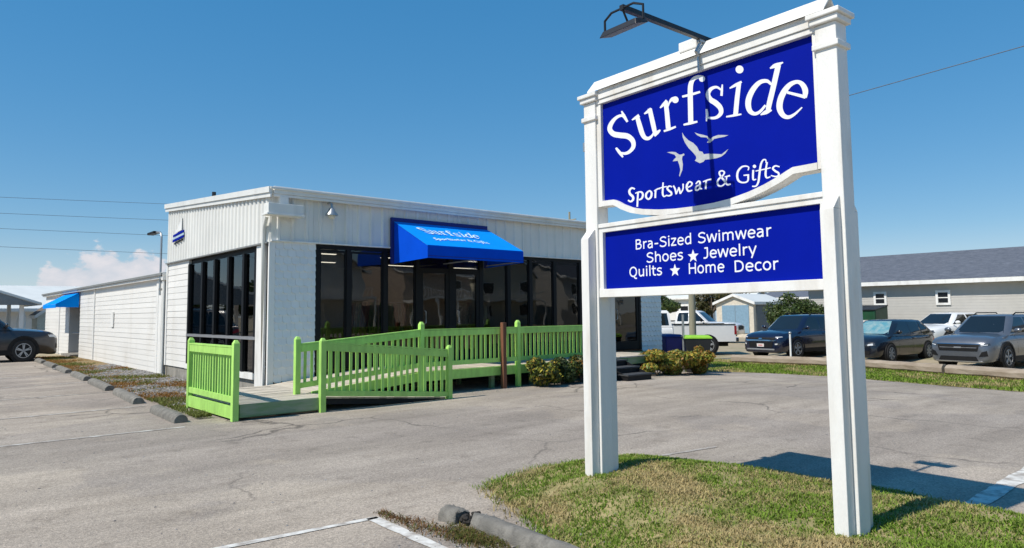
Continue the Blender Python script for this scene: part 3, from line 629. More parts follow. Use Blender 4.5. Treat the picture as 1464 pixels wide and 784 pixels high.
GIFT = [[(362, 505, 28), (312, 515, 30), (262, 450, 36), (205, 375, 32), (194, 328, 28), (232, 308, 24), (268, 332, 28), (240, 385, 26), (186, 430, 30), (164, 482, 32), (186, 532, 30), (240, 530, 26), (288, 470, 22), (305, 395, 22)], [(272, 400, 16), (310, 390, 22), (352, 380, 28)],
        [(622, 300, 20), (632, 256, 20), (590, 238, 24), (530, 250, 30), (475, 310, 36), (460, 390, 38), (480, 455, 36), (530, 482, 28), (590, 478, 26), (622, 448, 28), (624, 375, 34)], [(555, 376, 20), (595, 372, 24), (638, 368, 22)],
        [(700, 295, 34), (696, 380, 34), (702, 440, 30), (744, 434, 16)], [(718, 242, 25)], [(892, 190, 18), (886, 146, 22), (850, 146, 26), (820, 195, 32), (802, 280, 36), (790, 380, 36), (775, 480, 34), (740, 536, 26), (684, 540, 22)], [(735, 312, 18), (850, 288, 20), (962, 262, 18)],
        [(908, 178, 28), (892, 270, 32), (885, 370, 36), (905, 412, 28), (958, 396, 18)], [(1094, 248, 20), (1030, 235, 26), (993, 272, 32), (1030, 312, 36), (1078, 342, 34), (1076, 382, 28), (1030, 394, 24), (965, 378, 18)]]
m = MB(); strokes(m, SURF, c1, .1362); strokes(m, SIDE, c2, .1362); m.build('title_lettering', 'sign_letter', pan, fix=False)
m = MB(); strokes(m, SPW, c3, .1362, wt=.82); strokes(m, GIFT, c4, .1362, wt=.84); m.build('subtitle_lettering', 'sign_letter', pan, fix=False)
BIRDS = [[(297, 95), (330, 150), (385, 205), (450, 240), (505, 295), (535, 355), (580, 365), (600, 400), (660, 392), (760, 395), (850, 400), (895, 365), (945, 325), (900, 390), (850, 430), (780, 455), (690, 470), (620, 475), (595, 505), (545, 525), (515, 510), (475, 490), (495, 460), (490, 425), (440, 365), (385, 310), (335, 235), (305, 160)],
         [(85, 372), (150, 365), (205, 370), (255, 405), (285, 405), (320, 388), (330, 410), (300, 430), (295, 470), (308, 540), (300, 620), (262, 715), (255, 700), (272, 620), (258, 550), (235, 490), (165, 500), (185, 470), (215, 440), (190, 405), (140, 390)],
         [(470, 95), (530, 115), (600, 130), (650, 145), (690, 190), (730, 155), (800, 130), (870, 130), (945, 133), (890, 155), (810, 170), (745, 185), (715, 215), (685, 240), (645, 235), (670, 205), (640, 165), (560, 160), (510, 135)]]
for b in BIRDS:
    MB().prism([suv(*c5(p), .1365) for p in b], lambda u, z, w: S(u, w, z), .1358, .1368).build('gull_emblem', 'bird_grey', pan)
def ell(cx, cy, rx, ry, n=12): return [(cx+rx*math.cos(t), cy+ry*math.sin(t)) for t in np.linspace(0, 2*math.pi, n+1)]
SANS = {'H': (.75, [[(.13, 0), (.13, .727)], [(.62, 0), (.62, .727)], [(.13, .38), (.62, .38)]]),
 'B': (.686, [[(.14, 0), (.14, .727)], [(.14, .685), (.25, .685), (.38, .682), (.49, .63), (.50, .52), (.42, .42), (.30, .392), (.14, .39)], [(.14, .39), (.28, .39), (.43, .38), (.56, .30), (.57, .17), (.48, .07), (.34, .044), (.14, .042)]]),
 'D': (.77, [[(.14, 0), (.14, .727)], [(.14, .685), (.28, .685), (.42, .67), (.58, .57), (.65, .38), (.61, .18), (.48, .07), (.32, .044), (.14, .042)]]),
 'S': (.684, [[(.58, .60), (.47, .67), (.32, .69), (.17, .63), (.12, .53), (.2, .43), (.36, .38), (.53, .31), (.58, .20), (.50, .08), (.33, .035), (.17, .06), (.07, .13)]]),
 'J': (.455, [[(.12, .69), (.37, .69)], [(.33, .727), (.33, .5), (.33, .22), (.28, .08), (.17, .035), (.04, .045)]]),
 'Q': (.787, [ell(.39, .365, .29, .33), [(.45, .04), (.53, -.09), (.70, -.12)]]),
 'a': (.60, [[(.09, .49), (.25, .51), (.39, .47), (.44, .37), (.44, .2), (.44, 0)], [(.44, .315), (.27, .305), (.13, .24), (.10, .13), (.19, .04), (.32, .055), (.44, .15)]]),
 'r': (.427, [[(.13, 0), (.13, .545)], [(.13, .38), (.24, .48), (.40, .50)]]), '-': (.454, [[(.06, .28), (.37, .28)]]), 'i': (.274, [[(.137, 0), (.137, .545)], [(.137, .68)]]),
 'z': (.525, [[(.06, .503), (.46, .503)], [(.45, .50), (.07, .045)], [(.05, .042), (.47, .042)]]),
 'e': (.596, [[(.09, .28), (.52, .28)], [(.52, .26), (.49, .42), (.31, .512), (.15, .44), (.095, .27), (.15, .10), (.31, .03), (.50, .085)]]),
 'd': (.623, [[(.50, 0), (.50, .76)], [(.50, .45), (.35, .51), (.18, .45), (.10, .27), (.16, .09), (.30, .035), (.50, .12)]]),
 'w': (.818, [[(.05, .545), (.21, 0)], [(.21, 0), (.405, .545)], [(.405, .545), (.60, 0)], [(.60, 0), (.76, .545)]]),
 'm': (.973, [[(.13, 0), (.13, .545)], [(.13, .42), (.26, .495), (.40, .49), (.47, .38), (.47, .2), (.47, 0)], [(.47, .42), (.60, .495), (.74, .49), (.82, .38), (.82, .2), (.82, 0)]]),
 'h': (.633, [[(.13, 0), (.13, .76)], [(.13, .40), (.28, .50), (.43, .48), (.50, .36), (.50, .2), (.50, 0)]]), 'o': (.607, [ell(.30, .272, .215, .238)]),
 's': (.521, [[(.44, .46), (.30, .51), (.15, .47), (.11, .39), (.2, .31), (.35, .26), (.43, .17), (.35, .06), (.2, .03), (.05, .085)]]), 'l': (.274, [[(.137, 0), (.137, .76)]]),
 'y': (.592, [[(.06, .545), (.30, .0)], [(.53, .545), (.22, -.20)]]), 'u': (.633, [[(.13, .545), (.13, .35), (.135, .19), (.19, .065), (.31, .04), (.50, .15)], [(.50, 0), (.50, .545)]]),
 't': (.394, [[(.15, .70), (.15, .4), (.155, .15), (.22, .05), (.37, .045)], [(.02, .50), (.37, .50)]]), 'c': (.521, [[(.47, .46), (.32, .51), (.16, .45), (.095, .27), (.16, .09), (.31, .03), (.47, .085)]])}
def sign_text(txt, u0, u1, z0, cap, parent, w=.1392):
    pen = 0; items = []
    for ch in txt:
        adv, ss = SANS[ch]
        for st in ss: items.append([(x+pen, y) for x, y in st])
        pen += adv
    xs_ = [x for st in items for x, _ in st]; x0, x1 = min(xs_)-.05, max(xs_)+.05; ku = (u1-u0)/(x1-x0); kz = cap/.727; hwid = .0475; m = MB()
    for k, st in enumerate(items):
        ww = w-.0001*k
        if len(st) == 1: c = [(st[0][0]+.062*math.cos(t), st[0][1]+.062*math.sin(t)) for t in np.linspace(0, 2*math.pi, 12, endpoint=False)]; m.add([S(u0+(x-x0)*ku, ww, z0+y*kz) for x, y in c], [tuple(range(12))]); continue
        c = st if len(st) == 2 else [q[:2] for q in crspline([(x, y, 1) for x, y in st], 5)]; n = len(c); vs = []
        for i, (x, y) in enumerate(c):
            a_, b_ = c[max(i-1, 0)], c[min(i+1, n-1)]; tx, ty = b_[0]-a_[0], b_[1]-a_[1]; l = math.hypot(tx, ty) or 1
            if len(st) > 8 and st[0] == st[-1] and i in (0, n-1): tx, ty = 0, 1; l = 1
            nx, ny = -ty/l*hwid, tx/l*hwid
            for q in ((x+nx, y+ny), (x-nx, y-ny)): vs.append(S(u0+(q[0]-x0)*ku, ww, z0+q[1]*kz))
        m.add(vs, [(2*i, 2*i+1, 2*i+3, 2*i+2) for i in range(n-1)])
    return m.build('lettering', 'sign_letter', parent, fix=False)
def px_line(xa, ya, xb, yb): return suv(xa, ya, .139), suv(xb, yb, .139)
for txt, xa, ya, xb, yb, cap in (('Bra-Sized', 909, 357, 988.5, 349.2, .083), ('Swimwear', 997.5, 347.5, 1104.5, 338.5, .083), ('Shoes', 924, 376.3, 977, 371.5, .083), ('Jewelry', 1005, 370, 1082.5, 364, .083), ('Quilts', 900, 396, 947, 394, .083), ('Home', 985, 391.5, 1036, 389.3, .083), ('Decor', 1050.5, 388.8, 1114.5, 386, .083)):
    a, b = px_line(xa, ya, xb, yb); sign_text(txt, a[0], b[0], (a[1]+b[1])/2, cap, lp)
for x, y in ((991, 366.5), (965, 387)):
    u, z = suv(x, y, .139); MB().prism([(u+.052*(1 if k % 2 == 0 else .42)*math.sin(k*math.pi/5), z+.052*(1 if k % 2 == 0 else .42)*math.cos(k*math.pi/5)) for k in range(10)], lambda u, z, w: S(u, w, z), .1385, .1395).build('star', 'sign_letter', lp)
# floodlights on arms, one for each face
for sgn, reach in ((-1, .95), (1, .62)):
    C0 = .16; tip = C0+sgn*reach; UC = 1.227
    arm = MB().beam(S(UC, C0, 3.635), S(UC, tip-sgn*.02, 3.635), .035, .035).build('lamp_arm', 'black_metal', sg)
    fl = thing_part = MB()
    cw = tip-sgn*.04
    fl.hexa([S(UC-.17, cw-.07, 3.455), S(UC+.17, cw-.07, 3.455), S(UC+.17, cw+.06, 3.495), S(UC-.17, cw+.06, 3.495), S(UC-.15, cw-.05, 3.505), S(UC+.15, cw-.05, 3.505), S(UC+.15, cw+.05, 3.53), S(UC-.15, cw+.05, 3.53)])
    flo = fl.build('floodlight', 'black_metal', arm, bevel=.006)
    y_ = MB(); y_.tube([S(UC-.175, cw, 3.50), S(UC-.175, cw, 3.60), S(UC-.1, cw+sgn*.01, 3.632), S(UC+.1, cw+sgn*.01, 3.632), S(UC+.175, cw, 3.60), S(UC+.175, cw, 3.50)], .009, 6); y_.tube([S(UC, cw+sgn*.01, 3.628), S(UC, cw-sgn*.06, 3.52)], .008, 6); y_.build('yoke', 'black_metal', arm)
sbox(MB(), 1.02, 1.19, .11, .21, 3.575, 3.655).build('junction_box', 'sign_white', sg, bevel=.006)
sbox(MB(), 1.215, 1.24, .09, .23, 3.60, 3.632).build('arm_bracket', 'galvanised', sg)
MB().tube([S(1.2275, .078, 3.37), S(1.2275, .078, 3.48), S(1.2275, .045, 3.51), S(1.2275, .14, 3.64)], .011, 6).build('conduit', 'galvanised', sg)
sbox(MB(), -.075, -.026, .12, .16, 3.00, 3.08).build('side_bracket', 'galvanised', sg)

# broken concrete stop in front of the mound and stops along the building
def stop_mesh(L, seed, end=0):
    r = random.Random(seed); m = MB(); n = 14; prof = [(-.105, 0), (-.10, .05), (-.075, .095), (-.03, .118), (.03, .118), (.075, .095), (.10, .05), (.105, 0)]; vs = []; k = len(prof)
    for i in range(n+1):
        t = i/n; y = -L/2+L*t; e = 1-.10*(1 if i in (0, n) else 0)
        for x, z in prof: vs.append((x*e+r.uniform(-.005, .005), y+(r.uniform(-.03, .03)*end if i in (0, n) else 0), max(0, z*e+r.uniform(-.006, .006)) if z else -.02))
    fs = [(i*k+j, i*k+j+1, (i+1)*k+j+1, (i+1)*k+j) for i in range(n) for j in range(k-1)]+[tuple(range(k-1, -1, -1)), tuple(n*k+j for j in range(k))]
    m.add(vs, fs); return m
def wheel_stop(p0, p1, label, seed):
    c = ((p0[0]+p1[0])/2, (p0[1]+p1[1])/2); a = math.atan2(p1[1]-p0[1], p1[0]-p0[0])-math.pi/2; L = math.hypot(p1[0]-p0[0], p1[1]-p0[1])
    o = stop_mesh(L, seed).build('wheel_stop', 'concrete_stop', smooth=50); o.location = (c[0], c[1], G(*c)+.004); o.rotation_euler = (0, 0, a)
    return tag(o, label, 'wheel stop', 'concrete wheel stops beside the white building')
for i, (p0, p1, lb) in enumerate((((3.20, 11.12), (3.27, 12.75), 'worn concrete wheel stop nearest the green gate panel'), ((3.33, 14.1), (3.47, 16.4), 'worn concrete wheel stop second from the green gate panel'), ((3.47, 17.1), (3.57, 19.5), 'low grassy wheel stop third from the green gate panel'),
                                  ((3.60, 20.2), (3.68, 22.5), 'concrete wheel stop fourth from the green gate panel'), ((3.70, 23.4), (3.76, 25.5), 'concrete wheel stop fifth from the green gate panel'), ((3.79, 26.3), (3.83, 28.4), 'small far wheel stop just before the parked grey vehicle'), ((3.86, 29.2), (3.90, 31.0), 'farthest wheel stop beside the front wheel of the grey vehicle'))):
    wheel_stop(p0, p1, lb, i)
bs = thing('wheel_stop', 'broken grey concrete wheel stop in front of the grass mound', 'wheel stop', (3.26, 3.95, 0))
def stop_piece(y0, y1, x0, x1, seed):
    m = stop_mesh(y1-y0, seed, 1); d = (x1-x0)/(y1-y0); m.v = [(v[0]*.78+x0+(v[1]+(y1-y0)/2)*d+.004*mnoise.noise(Vector((v[1]*9, v[0]*30, 1))), v[1]+(y0+y1)/2, v[2]*.80+.004+.008*mnoise.noise(Vector((v[1]*7, v[0]*20, 4)))) for v in m.v]; return m
stop_piece(4.30, 4.50, 3.24, 3.22, 21).build('broken_end', 'concrete_stop', bs, smooth=50)
stop_piece(2.3, 4.17, 3.20, 3.27, 22).build('long_piece', 'concrete_stop', bs, smooth=50)
m = MB(); r_ = random.Random(4)
for k in range(26): m.sphere((3.255+r_.uniform(-.07, .07), 4.235+r_.uniform(-.06, .06), .03+r_.uniform(0, .04)), (r_.uniform(.012, .035), r_.uniform(.012, .03), r_.uniform(.01, .025)), 6, 4)
m.build('rubble', 'break_dark', bs)

# ================================================================== SHOP BUILDING
X0, Y0, X1, Y1 = 5.40, 13.36, 17.75, 20.25
EAVE, RIDGE = 4.06, 4.58                               # roof climbs to the back
FL = .46                                               # shop floor
sb = thing('shop_building', 'white ribbed metal shop with dark storefront glass behind the green ramp', 'building', (11.5, 16.8, 0))
def rz(y): return EAVE+(RIDGE-EAVE)*(y-Y0)/(Y1-Y0)
# hidden structural core walls (back, far side) and roof
m = MB(); m.hexa([(X0-.07, Y0-.14, rz(Y0-.14)-.13), (X1+.08, Y0-.14, rz(Y0-.14)-.13), (X1+.08, Y1+.06, rz(Y1)-.13), (X0-.07, Y1+.06, rz(Y1)-.13), (X0-.07, Y0-.14, rz(Y0-.14)), (X1+.08, Y0-.14, rz(Y0-.14)), (X1+.08, Y1+.06, rz(Y1)), (X0-.07, Y1+.06, rz(Y1))])
roof = m.build('roof', 'white_roof', sb)
m = MB(); m.box(X0-.02, X1+.02, Y0-.20, Y0-.142, EAVE-.13, EAVE+.015); m.box(X0-.10, X1+.02, Y0-.235, Y0-.202, EAVE-.05, EAVE-.005); m.box(X0-.02, X1+.02, Y0-.185, Y0-.1425, EAVE-.185, EAVE-.132)
m.build('gutter', 'white_metal', roof, bevel=.008)
m = MB()
for dz0, dz1, x in ((-.19, -.105, X0-.098), (-.103, .012, X0-.125)):
    m.hexa([(x, Y0-.2, rz(Y0-.2)+dz0), (X0-.071, Y0-.2, rz(Y0-.2)+dz0), (X0-.071, Y1+.06, rz(Y1)+dz0), (x, Y1+.06, rz(Y1)+dz0), (x, Y0-.2, rz(Y0-.2)+dz1), (X0-.071, Y0-.2, rz(Y0-.2)+dz1), (X0-.071, Y1+.06, rz(Y1)+dz1), (x, Y1+.06, rz(Y1)+dz1)])
m.build('rake_trim', 'white_metal', roof)
m = MB(); m.tube([(7.8, Y0+1.2, EAVE-.1), (7.8, Y0+1.2, EAVE+.02)], .05, 8); m.build('vent_pipe', 'black_metal', roof); MB().tube([(X0+.4, Y1-2.3, 4.3), (X0+.4, Y1-2.3, 4.66)], .05, 8).build('vent_pipe', 'black_metal', roof)
# side wall: panels above, siding and window below
def rib_panel_side(y0, y1):
    m = MB(); z0 = 3.0; t = .02
    m.hexa([(X0-t, y0, z0), (X0, y0, z0), (X0, y1, z0), (X0-t, y1, z0), (X0-t, y0, rz(y0)-.13), (X0, y0, rz(y0)-.13), (X0, y1, rz(y1)-.13), (X0-t, y1, rz(y1)-.13)])
    for k in range(4):
        y = y0+(k+.5)*(y1-y0)/4; a, b = .055, .026; zt = rz(y)-.14
        m.hexa([(X0-t-.032, y-b, z0), (X0-t+.001, y-a, z0), (X0-t+.001, y+a, z0), (X0-t-.032, y+b, z0), (X0-t-.032, y-b, zt), (X0-t+.001, y-a, zt), (X0-t+.001, y+a, zt), (X0-t-.032, y+b, zt)])
    return m
wall_s = box('side_wall', 'white_metal', sb, X0, X0+.12, Y0+.1, Y1, 3.0, 4.05)
n = 8
for k in range(n):
    a, b = Y0+.002+(Y1-Y0)*k/n, Y0-.002+(Y1-Y0)*(k+1)/n; rib_panel_side(a, b).build('metal_panel', 'white_metal', wall_s)
wall_f = box('front_wall', 'white_metal', sb, X0+.001, X1, Y0+.002, Y0+.10, 3.04, 3.93)
n = 14
for k in range(n):
    a, b = X0+(X1-X0)*k/n+.002, X0+(X1-X0)*(k+1)/n-.002; m = MB(); m.box(a, b, Y0-.02, Y0, 3.04, 3.93)
    for j in range(3):
        x = a+(j+.5)*(b-a)/3; m.hexa([(x-.05, Y0-.019, 3.04), (x+.05, Y0-.019, 3.04), (x+.022, Y0-.05, 3.04), (x-.022, Y0-.05, 3.04), (x-.05, Y0-.019, 3.93), (x+.05, Y0-.019, 3.93), (x+.022, Y0-.05, 3.93), (x-.022, Y0-.05, 3.93)])
        for z in (3.12, 3.5): m.box(x-.10, x-.085, Y0-.027, Y0-.0195, z, z+.014)
    m.build('metal_panel', 'white_metal', wall_f)
box('drip_flashing', 'white_trim', wall_f, X0, X1, Y0-.075, Y0-.003, 3.012, 3.038)
box('drip_flashing', 'grey_soffit', wall_s, X0-.075, X0-.003, Y0, Y1, 2.968, 2.998)
# lap siding left of the side window
def lap(name_parent, x, y0, y1, z0, z1, n, seed):
    h = (z1-z0)/n; r = random.Random(seed)
    for k in range(n):
        a = z0+k*h; j = r.uniform(-.0025, .0025)
        MB().hexa([(x-.017+j, y0, a), (x+.0, y0, a), (x+.0, y1, a), (x-.017+j, y1, a), (x-.008, y0, a+h+.006), (x+.0, y0, a+h+.006), (x+.0, y1, a+h+.006), (x-.008, y1, a+h+.006)]).build('siding_board', 'white_siding', name_parent)
wsl = box('side_wall', 'white_siding', sb, X0, X0+.12, 18.42, Y1, .30, 2.966); lap(wsl, X0-.001, 18.42, Y1-.09, .30, 2.962, 17, 3)
box('corner_board', 'white_trim', sb, X0-.036, X0-.0015, Y1-.088, Y1+.02, .30, 2.966)
box('foundation', 'concrete', sb, X0+.015, X0+.25, Y0+.25, Y1, -.15, .298)
# side window
sw = box('side_window', 'window_frame', sb, X0+.05, X0+.12, 14.0, 18.418, 2.86, 2.966)
for y in (14.03, 14.70, 15.60, 16.49, 17.36, 18.36): box('mullion', 'window_frame', sw, X0-.03, X0+.09, y-.055, y+.055, .42, 2.858)
box('sill', 'white_trim', sw, X0-.06, X0+.12, 14.0, 18.418, .30, .418); box('transom_bar', 'alu', sw, X0-.04, X0+.02, 13.98, 18.42, 1.085, 1.145)
ys = (14.03, 14.70, 15.60, 16.49, 17.36, 18.36)
for a, b in zip(ys[:-1], ys[1:]): box('pane', 'shop_glass', sw, X0+.028, X0+.034, a+.056, b-.056, .42, 2.858)
# corner pier and gutter box with downspout
m = MB(); m.box(X0-.03, X0+.02, Y0+.20, Y0+.62, .0, 2.966); m.build('corner_post', 'white_trim', sb, bevel=.006)
box('corner_post', 'white_trim', sb, X0-.031, X0+.09, Y0-.031, Y0+.03, .22, 3.01, bevel=.004)
m = MB(); m.box(X0-.18, X0+.52, Y0-.33, Y0-.09, 3.53, 3.72); m.box(X0-.21, X0+.55, Y0-.35, Y0-.08, 3.49, 3.528); m.box(X0+.10, X0+.28, Y0-.19, Y0-.1, 3.72, EAVE-.17); m.build('gutter_box', 'white_metal', sb, bevel=.006)
m = MB(); m.tube([(X0-.10, Y0-.05, 3.49), (X0-.10, Y0+.08, 3.3), (X0-.09, Y0+.12, 3.1), (X0-.09, Y0+.12, .18)], .042, 8); m.build('downspout', 'white_metal', sb, smooth=50)
# shingled piers left and right of the storefront
def shingle_wall(x0, x1, z0, z1, seed, drop=True):
    w = box('shingle_wall', 'white_shingle', sb, x0, x1, Y0+.0, Y0+.10, z0+.06, z1); cols = max(2, round((x1-x0)/.158)); cw = (x1-x0)/cols; rows = round((z1-z0)/.142); rh = (z1-z0)/rows
    poly = [(-cw/2+.002, rh*1.25), (-cw/2+.002, .03), (-cw*.30, .006), (0, 0), (cw*.30, .006), (cw/2-.002, .03), (cw/2-.002, rh*1.25)]
    mm = MB(); n = len(poly); vs = []
    for t in (0, 1):
        for (a, b) in poly:
            slope = .032*(1-b/(rh*1.25)); vs.append((a, -.003-slope if t == 0 else -.001, b))
    mm.add(vs, [tuple(range(n)), tuple(range(2*n-1, n-1, -1))]+[(i, (i+1) % n, n+(i+1) % n, n+i) for i in range(n)]); me = mm.mesh('shingle', 'white_shingle')
    half = MB(); half.add([(max(-cw/2+.002, min(0, v[0])) if False else v[0]*.5, v[1], v[2]) for v in vs], [tuple(range(n)), tuple(range(2*n-1, n-1, -1))]+[(i, (i+1) % n, n+(i+1) % n, n+i) for i in range(n)]); mh = half.mesh('shingle', 'white_shingle')
    r = random.Random(seed)
    for j in range(rows):
        off = (j % 2)*.5
        for i in range(cols+(1 if off else 0)):
            x = x0+(i+.5-off)*cw; q = me
            if x-cw/2 < x0-.001: x, q = x0+cw/4, mh
            elif x+cw/2 > x1+.001: x, q = x1-cw/4, mh
            link('shingle', q, w, Matrix.Translation((x, Y0-.0015-r.uniform(0, .003), z0+j*rh+r.uniform(-.004, .004))))
    return w
shingle_wall(X0+.092, 6.34, .26, 3.008, 1); shingle_wall(16.74, X1-.04, .40, 3.008, 2)
# storefront: frame, panes and doors
sf = box('storefront', 'window_frame', sb, 6.345, 16.735, Y0-.01, Y0+.10, 2.93, 3.009)
mull = [6.39, 7.09, 7.97, 8.81, 9.74, 10.64, 11.53, 12.28, 13.15, 14.14, 15.02, 15.42, 16.69]
for x in mull: box('mullion', 'window_frame', sf, x-.052, x+.052, Y0-.015, Y0+.09, FL, 2.929)
for a, b in zip(mull[:-1], mull[1:]):
    door = abs(a-8.81) < .01 or abs(a-9.74) < .01 or abs(a-15.42) < .01
    if not door:
        MB().box(a+.053, b-.053, Y0-.005, Y0+.08, FL+.01, .78).build('kick_panel', 'window_frame', sf)
        box('pane', 'shop_glass', sf, a+.053, b-.053, Y0+.03, Y0+.036, .78, 2.929)
        m = MB()
        for q in ((a+.053, a+.085, .78, 2.90), (b-.085, b-.053, .78, 2.90), (a+.085, b-.085, 2.86, 2.90), (a+.085, b-.085, .78, .82)): m.box(q[0], q[1], Y0+.012, Y0+.028, q[2], q[3])
        m.build('inner_frame', 'window_frame', sf)
    else:
        d = MB()
        for q in ((a+.053, a+.15, FL+.02, 2.62), (b-.15, b-.053, FL+.02, 2.62), (a+.15, b-.15, 2.50, 2.62), (a+.15, b-.15, FL+.02, .72)): d.box(q[0], q[1], Y0-.004, Y0+.05, q[2], q[3])
        d = d.build('door', 'window_frame', sb); box('pane', 'shop_glass', d, a+.15, b-.15, Y0+.02, Y0+.026, .72, 2.50); box('transom_pane', 'shop_glass', d, a+.053, b-.053, Y0+.02, Y0+.026, 2.62, 2.929)
        MB().tube([(a+.19, Y0-.01, 1.35), (a+.19, Y0-.06, 1.37), (a+.19, Y0-.06, 1.62), (a+.19, Y0-.01, 1.64)], .012, 6).build('handle', 'alu', d)
# interior room
box('floor', 'interior_floor', sb, X0+.13, X1-.1, Y0+.11, Y1-.1, FL-.06, FL-.005); box('ceiling', 'interior_ceiling', sb, X0+.13, X1-.1, Y0+.11, Y1-.1, 3.05, 3.10)
box('back_wall', 'interior_wall', sb, X0, X1, Y1-.1, Y1, 0, 4.3); box('end_wall', 'white_siding', sb, X1-.10, X1, Y0+.1, Y1-.1, -.3, 3.99); box('crawl_shade_sheet', 'shade_black', sb, X0+.1, X1-.02, Y0+.15, Y0+.2, -.3, FL)  # last box: black sheet painting the shade of the crawl space
for x, y in ((7.2, 15.2), (9.6, 15.4), (12.2, 15.2), (14.6, 15.4), (8.4, 17.6), (11.0, 17.7), (13.5, 17.6)):
    o = thing('ceiling_light', 'small fluorescent ceiling light seen through the dark shop glass', 'light', (x, y, 3.05), 0, 'lights inside the shop'); MB().box(x-.55, x+.55, y-.07, y+.07, 3.0, 3.049).build('housing', 'interior_ceiling', o); box('diffuser', 'tube_light', o, x-.52, x+.52, y-.05, y+.05, 2.985, 2.9995)
r_ = random.Random(9); cl = ['cloth_a', 'cloth_b', 'cloth_c', 'cloth_d', 'cloth_e', 'cloth_f']
for i, (x, y, rot) in enumerate(((6.6, 14.9, 0), (7.6, 16.4, 1), (8.3, 14.8, 1), (11.6, 14.7, 0), (12.7, 15.7, 1), (13.6, 14.6, 0), (10.8, 17.0, 0), (6.5, 17.2, 1))):
    t = thing('garment_rack', 'rack of clothes dimly visible through the dark shop glass', 'clothes rack', (x, y, FL-.005), rot*1.57, 'clothes racks inside the shop')
    m = MB(); m.tube([(-.6, 0, 0), (-.6, 0, 1.45), (.6, 0, 1.45), (.6, 0, 0)], .02, 6); m.box(-.62, -.58, -.25, .25, 0, .03); m.box(.58, .62, -.25, .25, 0, .03); m.build('frame', 'alu', t, local=True)
    for k in range(9):
        gx = -.52+k*.13; h = r_.uniform(.7, 1.0); MB().hexa([(gx-.04, -.24, 1.4-h), (gx+.04, -.24, 1.4-h), (gx+.04, .24, 1.4-h), (gx-.04, .24, 1.4-h), (gx-.015, -.16, 1.4), (gx+.015, -.16, 1.4), (gx+.015, .16, 1.4), (gx-.015, .16, 1.4)]).build('garment', r_.choice(cl), t, local=True)
# side emblem: little boat mark, blue bars and grey mast
em = thing('wall_emblem', 'small blue striped emblem high on the white side wall', 'emblem', (X0-.06, 19.2, 3.5))
for k, (y0, y1, z, h, mt) in enumerate(((18.72, 19.62, 3.70, .055, 'sign_blue'), (18.70, 19.66, 3.63, .05, 'pale_blue'), (18.72, 19.66, 3.57, .05, 'sign_blue'), (18.80, 19.5, 3.505, .03, 'black_plastic'))):
    MB().hexa([(X0-.075, y0, z), (X0-.055, y0, z), (X0-.055, y1, z-.06), (X0-.075, y1, z-.06), (X0-.075, y0, z+h), (X0-.055, y0, z+h), (X0-.055, y1, z-.06+h), (X0-.075, y1, z-.06+h)]).build('bar', mt, em)
MB().prism([(18.82, 3.77), (18.87, 3.77), (18.85, 4.06)], lambda y, z, w: (w, y, z), X0-.072, X0-.056).build('mast', 'shed_grey', em)
MB().prism([(18.9, 3.77), (19.45, 3.73), (18.9, 4.10)], lambda y, z, w: (w, y, z), X0-.070, X0-.056).build('sail', 'white_trim', em)
# wall lamp on the front
wlp = thing('wall_lamp', 'silver bell shaped lamp on front wall left of the blue awning', 'lamp', (6.58, Y0-.05, 3.6))
MB().tube([(6.58, Y0-.051, 3.86), (6.58, Y0-.15, 3.87), (6.58, Y0-.21, 3.82), (6.58, Y0-.22, 3.75)], .022, 8).build('bracket', 'galvanised', wlp, smooth=60)
MB().lathe([(.03, .17), (.055, .14), (.075, .09), (.125, .03), (.13, 0), (.10, .0), (.06, .03), (.0, .03)], lambda a, b, h: (6.58+a, Y0-.22+b, 3.59+h), 16).build('shade', 'galvanised', wlp, smooth=60)
MB().lathe([(.0, -.07), (.055, -.06), (.075, -.02), (.07, .02)], lambda a, b, h: (6.58+a, Y0-.22+b, 3.59+h), 14).build('bulb_cover', 'cream', wlp, smooth=60)
# awning
AX0, AX1, AYF = 8.06, 10.76, 11.95
aw = thing('awning', 'bright blue fabric awning with white lettering over the shop entrance', 'awning', (9.4, Y0-.05, 2.7))
m = MB(); m.box(AX0, AX0+.13, Y0-.12, Y0-.052, 2.67, 3.69); m.box(AX1-.06, AX1, Y0-.12, Y0-.052, 2.67, 3.69); m.box(AX0+.13, AX1-.06, Y0-.12, Y0-.052, 3.58, 3.69); m.build('back_frame', 'awning_edge', aw)
yb, zt, zf, zv = Y0-.125, 3.60, 2.985, 2.715; a0, a1 = AX0+.06, AX1
m = MB(); t = .012
top = [(a0, yb, zt), (a1, yb, zt), (a1, AYF, zf), (a0, AYF, zf)]
NX, NY = 36, 14; vs = []
for lay in (0, -t):
    for j in range(NY+1):
        for i in range(NX+1):
            u, v = i/NX, j/NY; x = a0+(a1-a0)*u; sag = .016*math.sin(math.pi*v)*abs(math.sin(2*math.pi*u))+.004*mnoise.noise(Vector((u*9, v*5, 2)))*math.sin(math.pi*v)
            vs.append((x, yb+(AYF-yb)*v, zt+(zf-zt)*v-sag+lay))
n1 = NX+1; K = n1*(NY+1); fs = [(j*n1+i, j*n1+i+1, (j+1)*n1+i+1, (j+1)*n1+i) for j in range(NY) for i in range(NX)]; fs += [tuple(q+K for q in reversed(f)) for f in fs]
ed = [i for i in range(n1)]+[j*n1+NX for j in range(1, NY+1)]+[NY*n1+i for i in range(NX-1, -1, -1)]+[j*n1 for j in range(NY-1, 0, -1)]; fs += [(ed[i], ed[(i+1) % len(ed)], K+ed[(i+1) % len(ed)], K+ed[i]) for i in range(len(ed))]
m.add(vs, fs); canopy = m.build('canopy_top', 'awning_blue', aw, smooth=40)
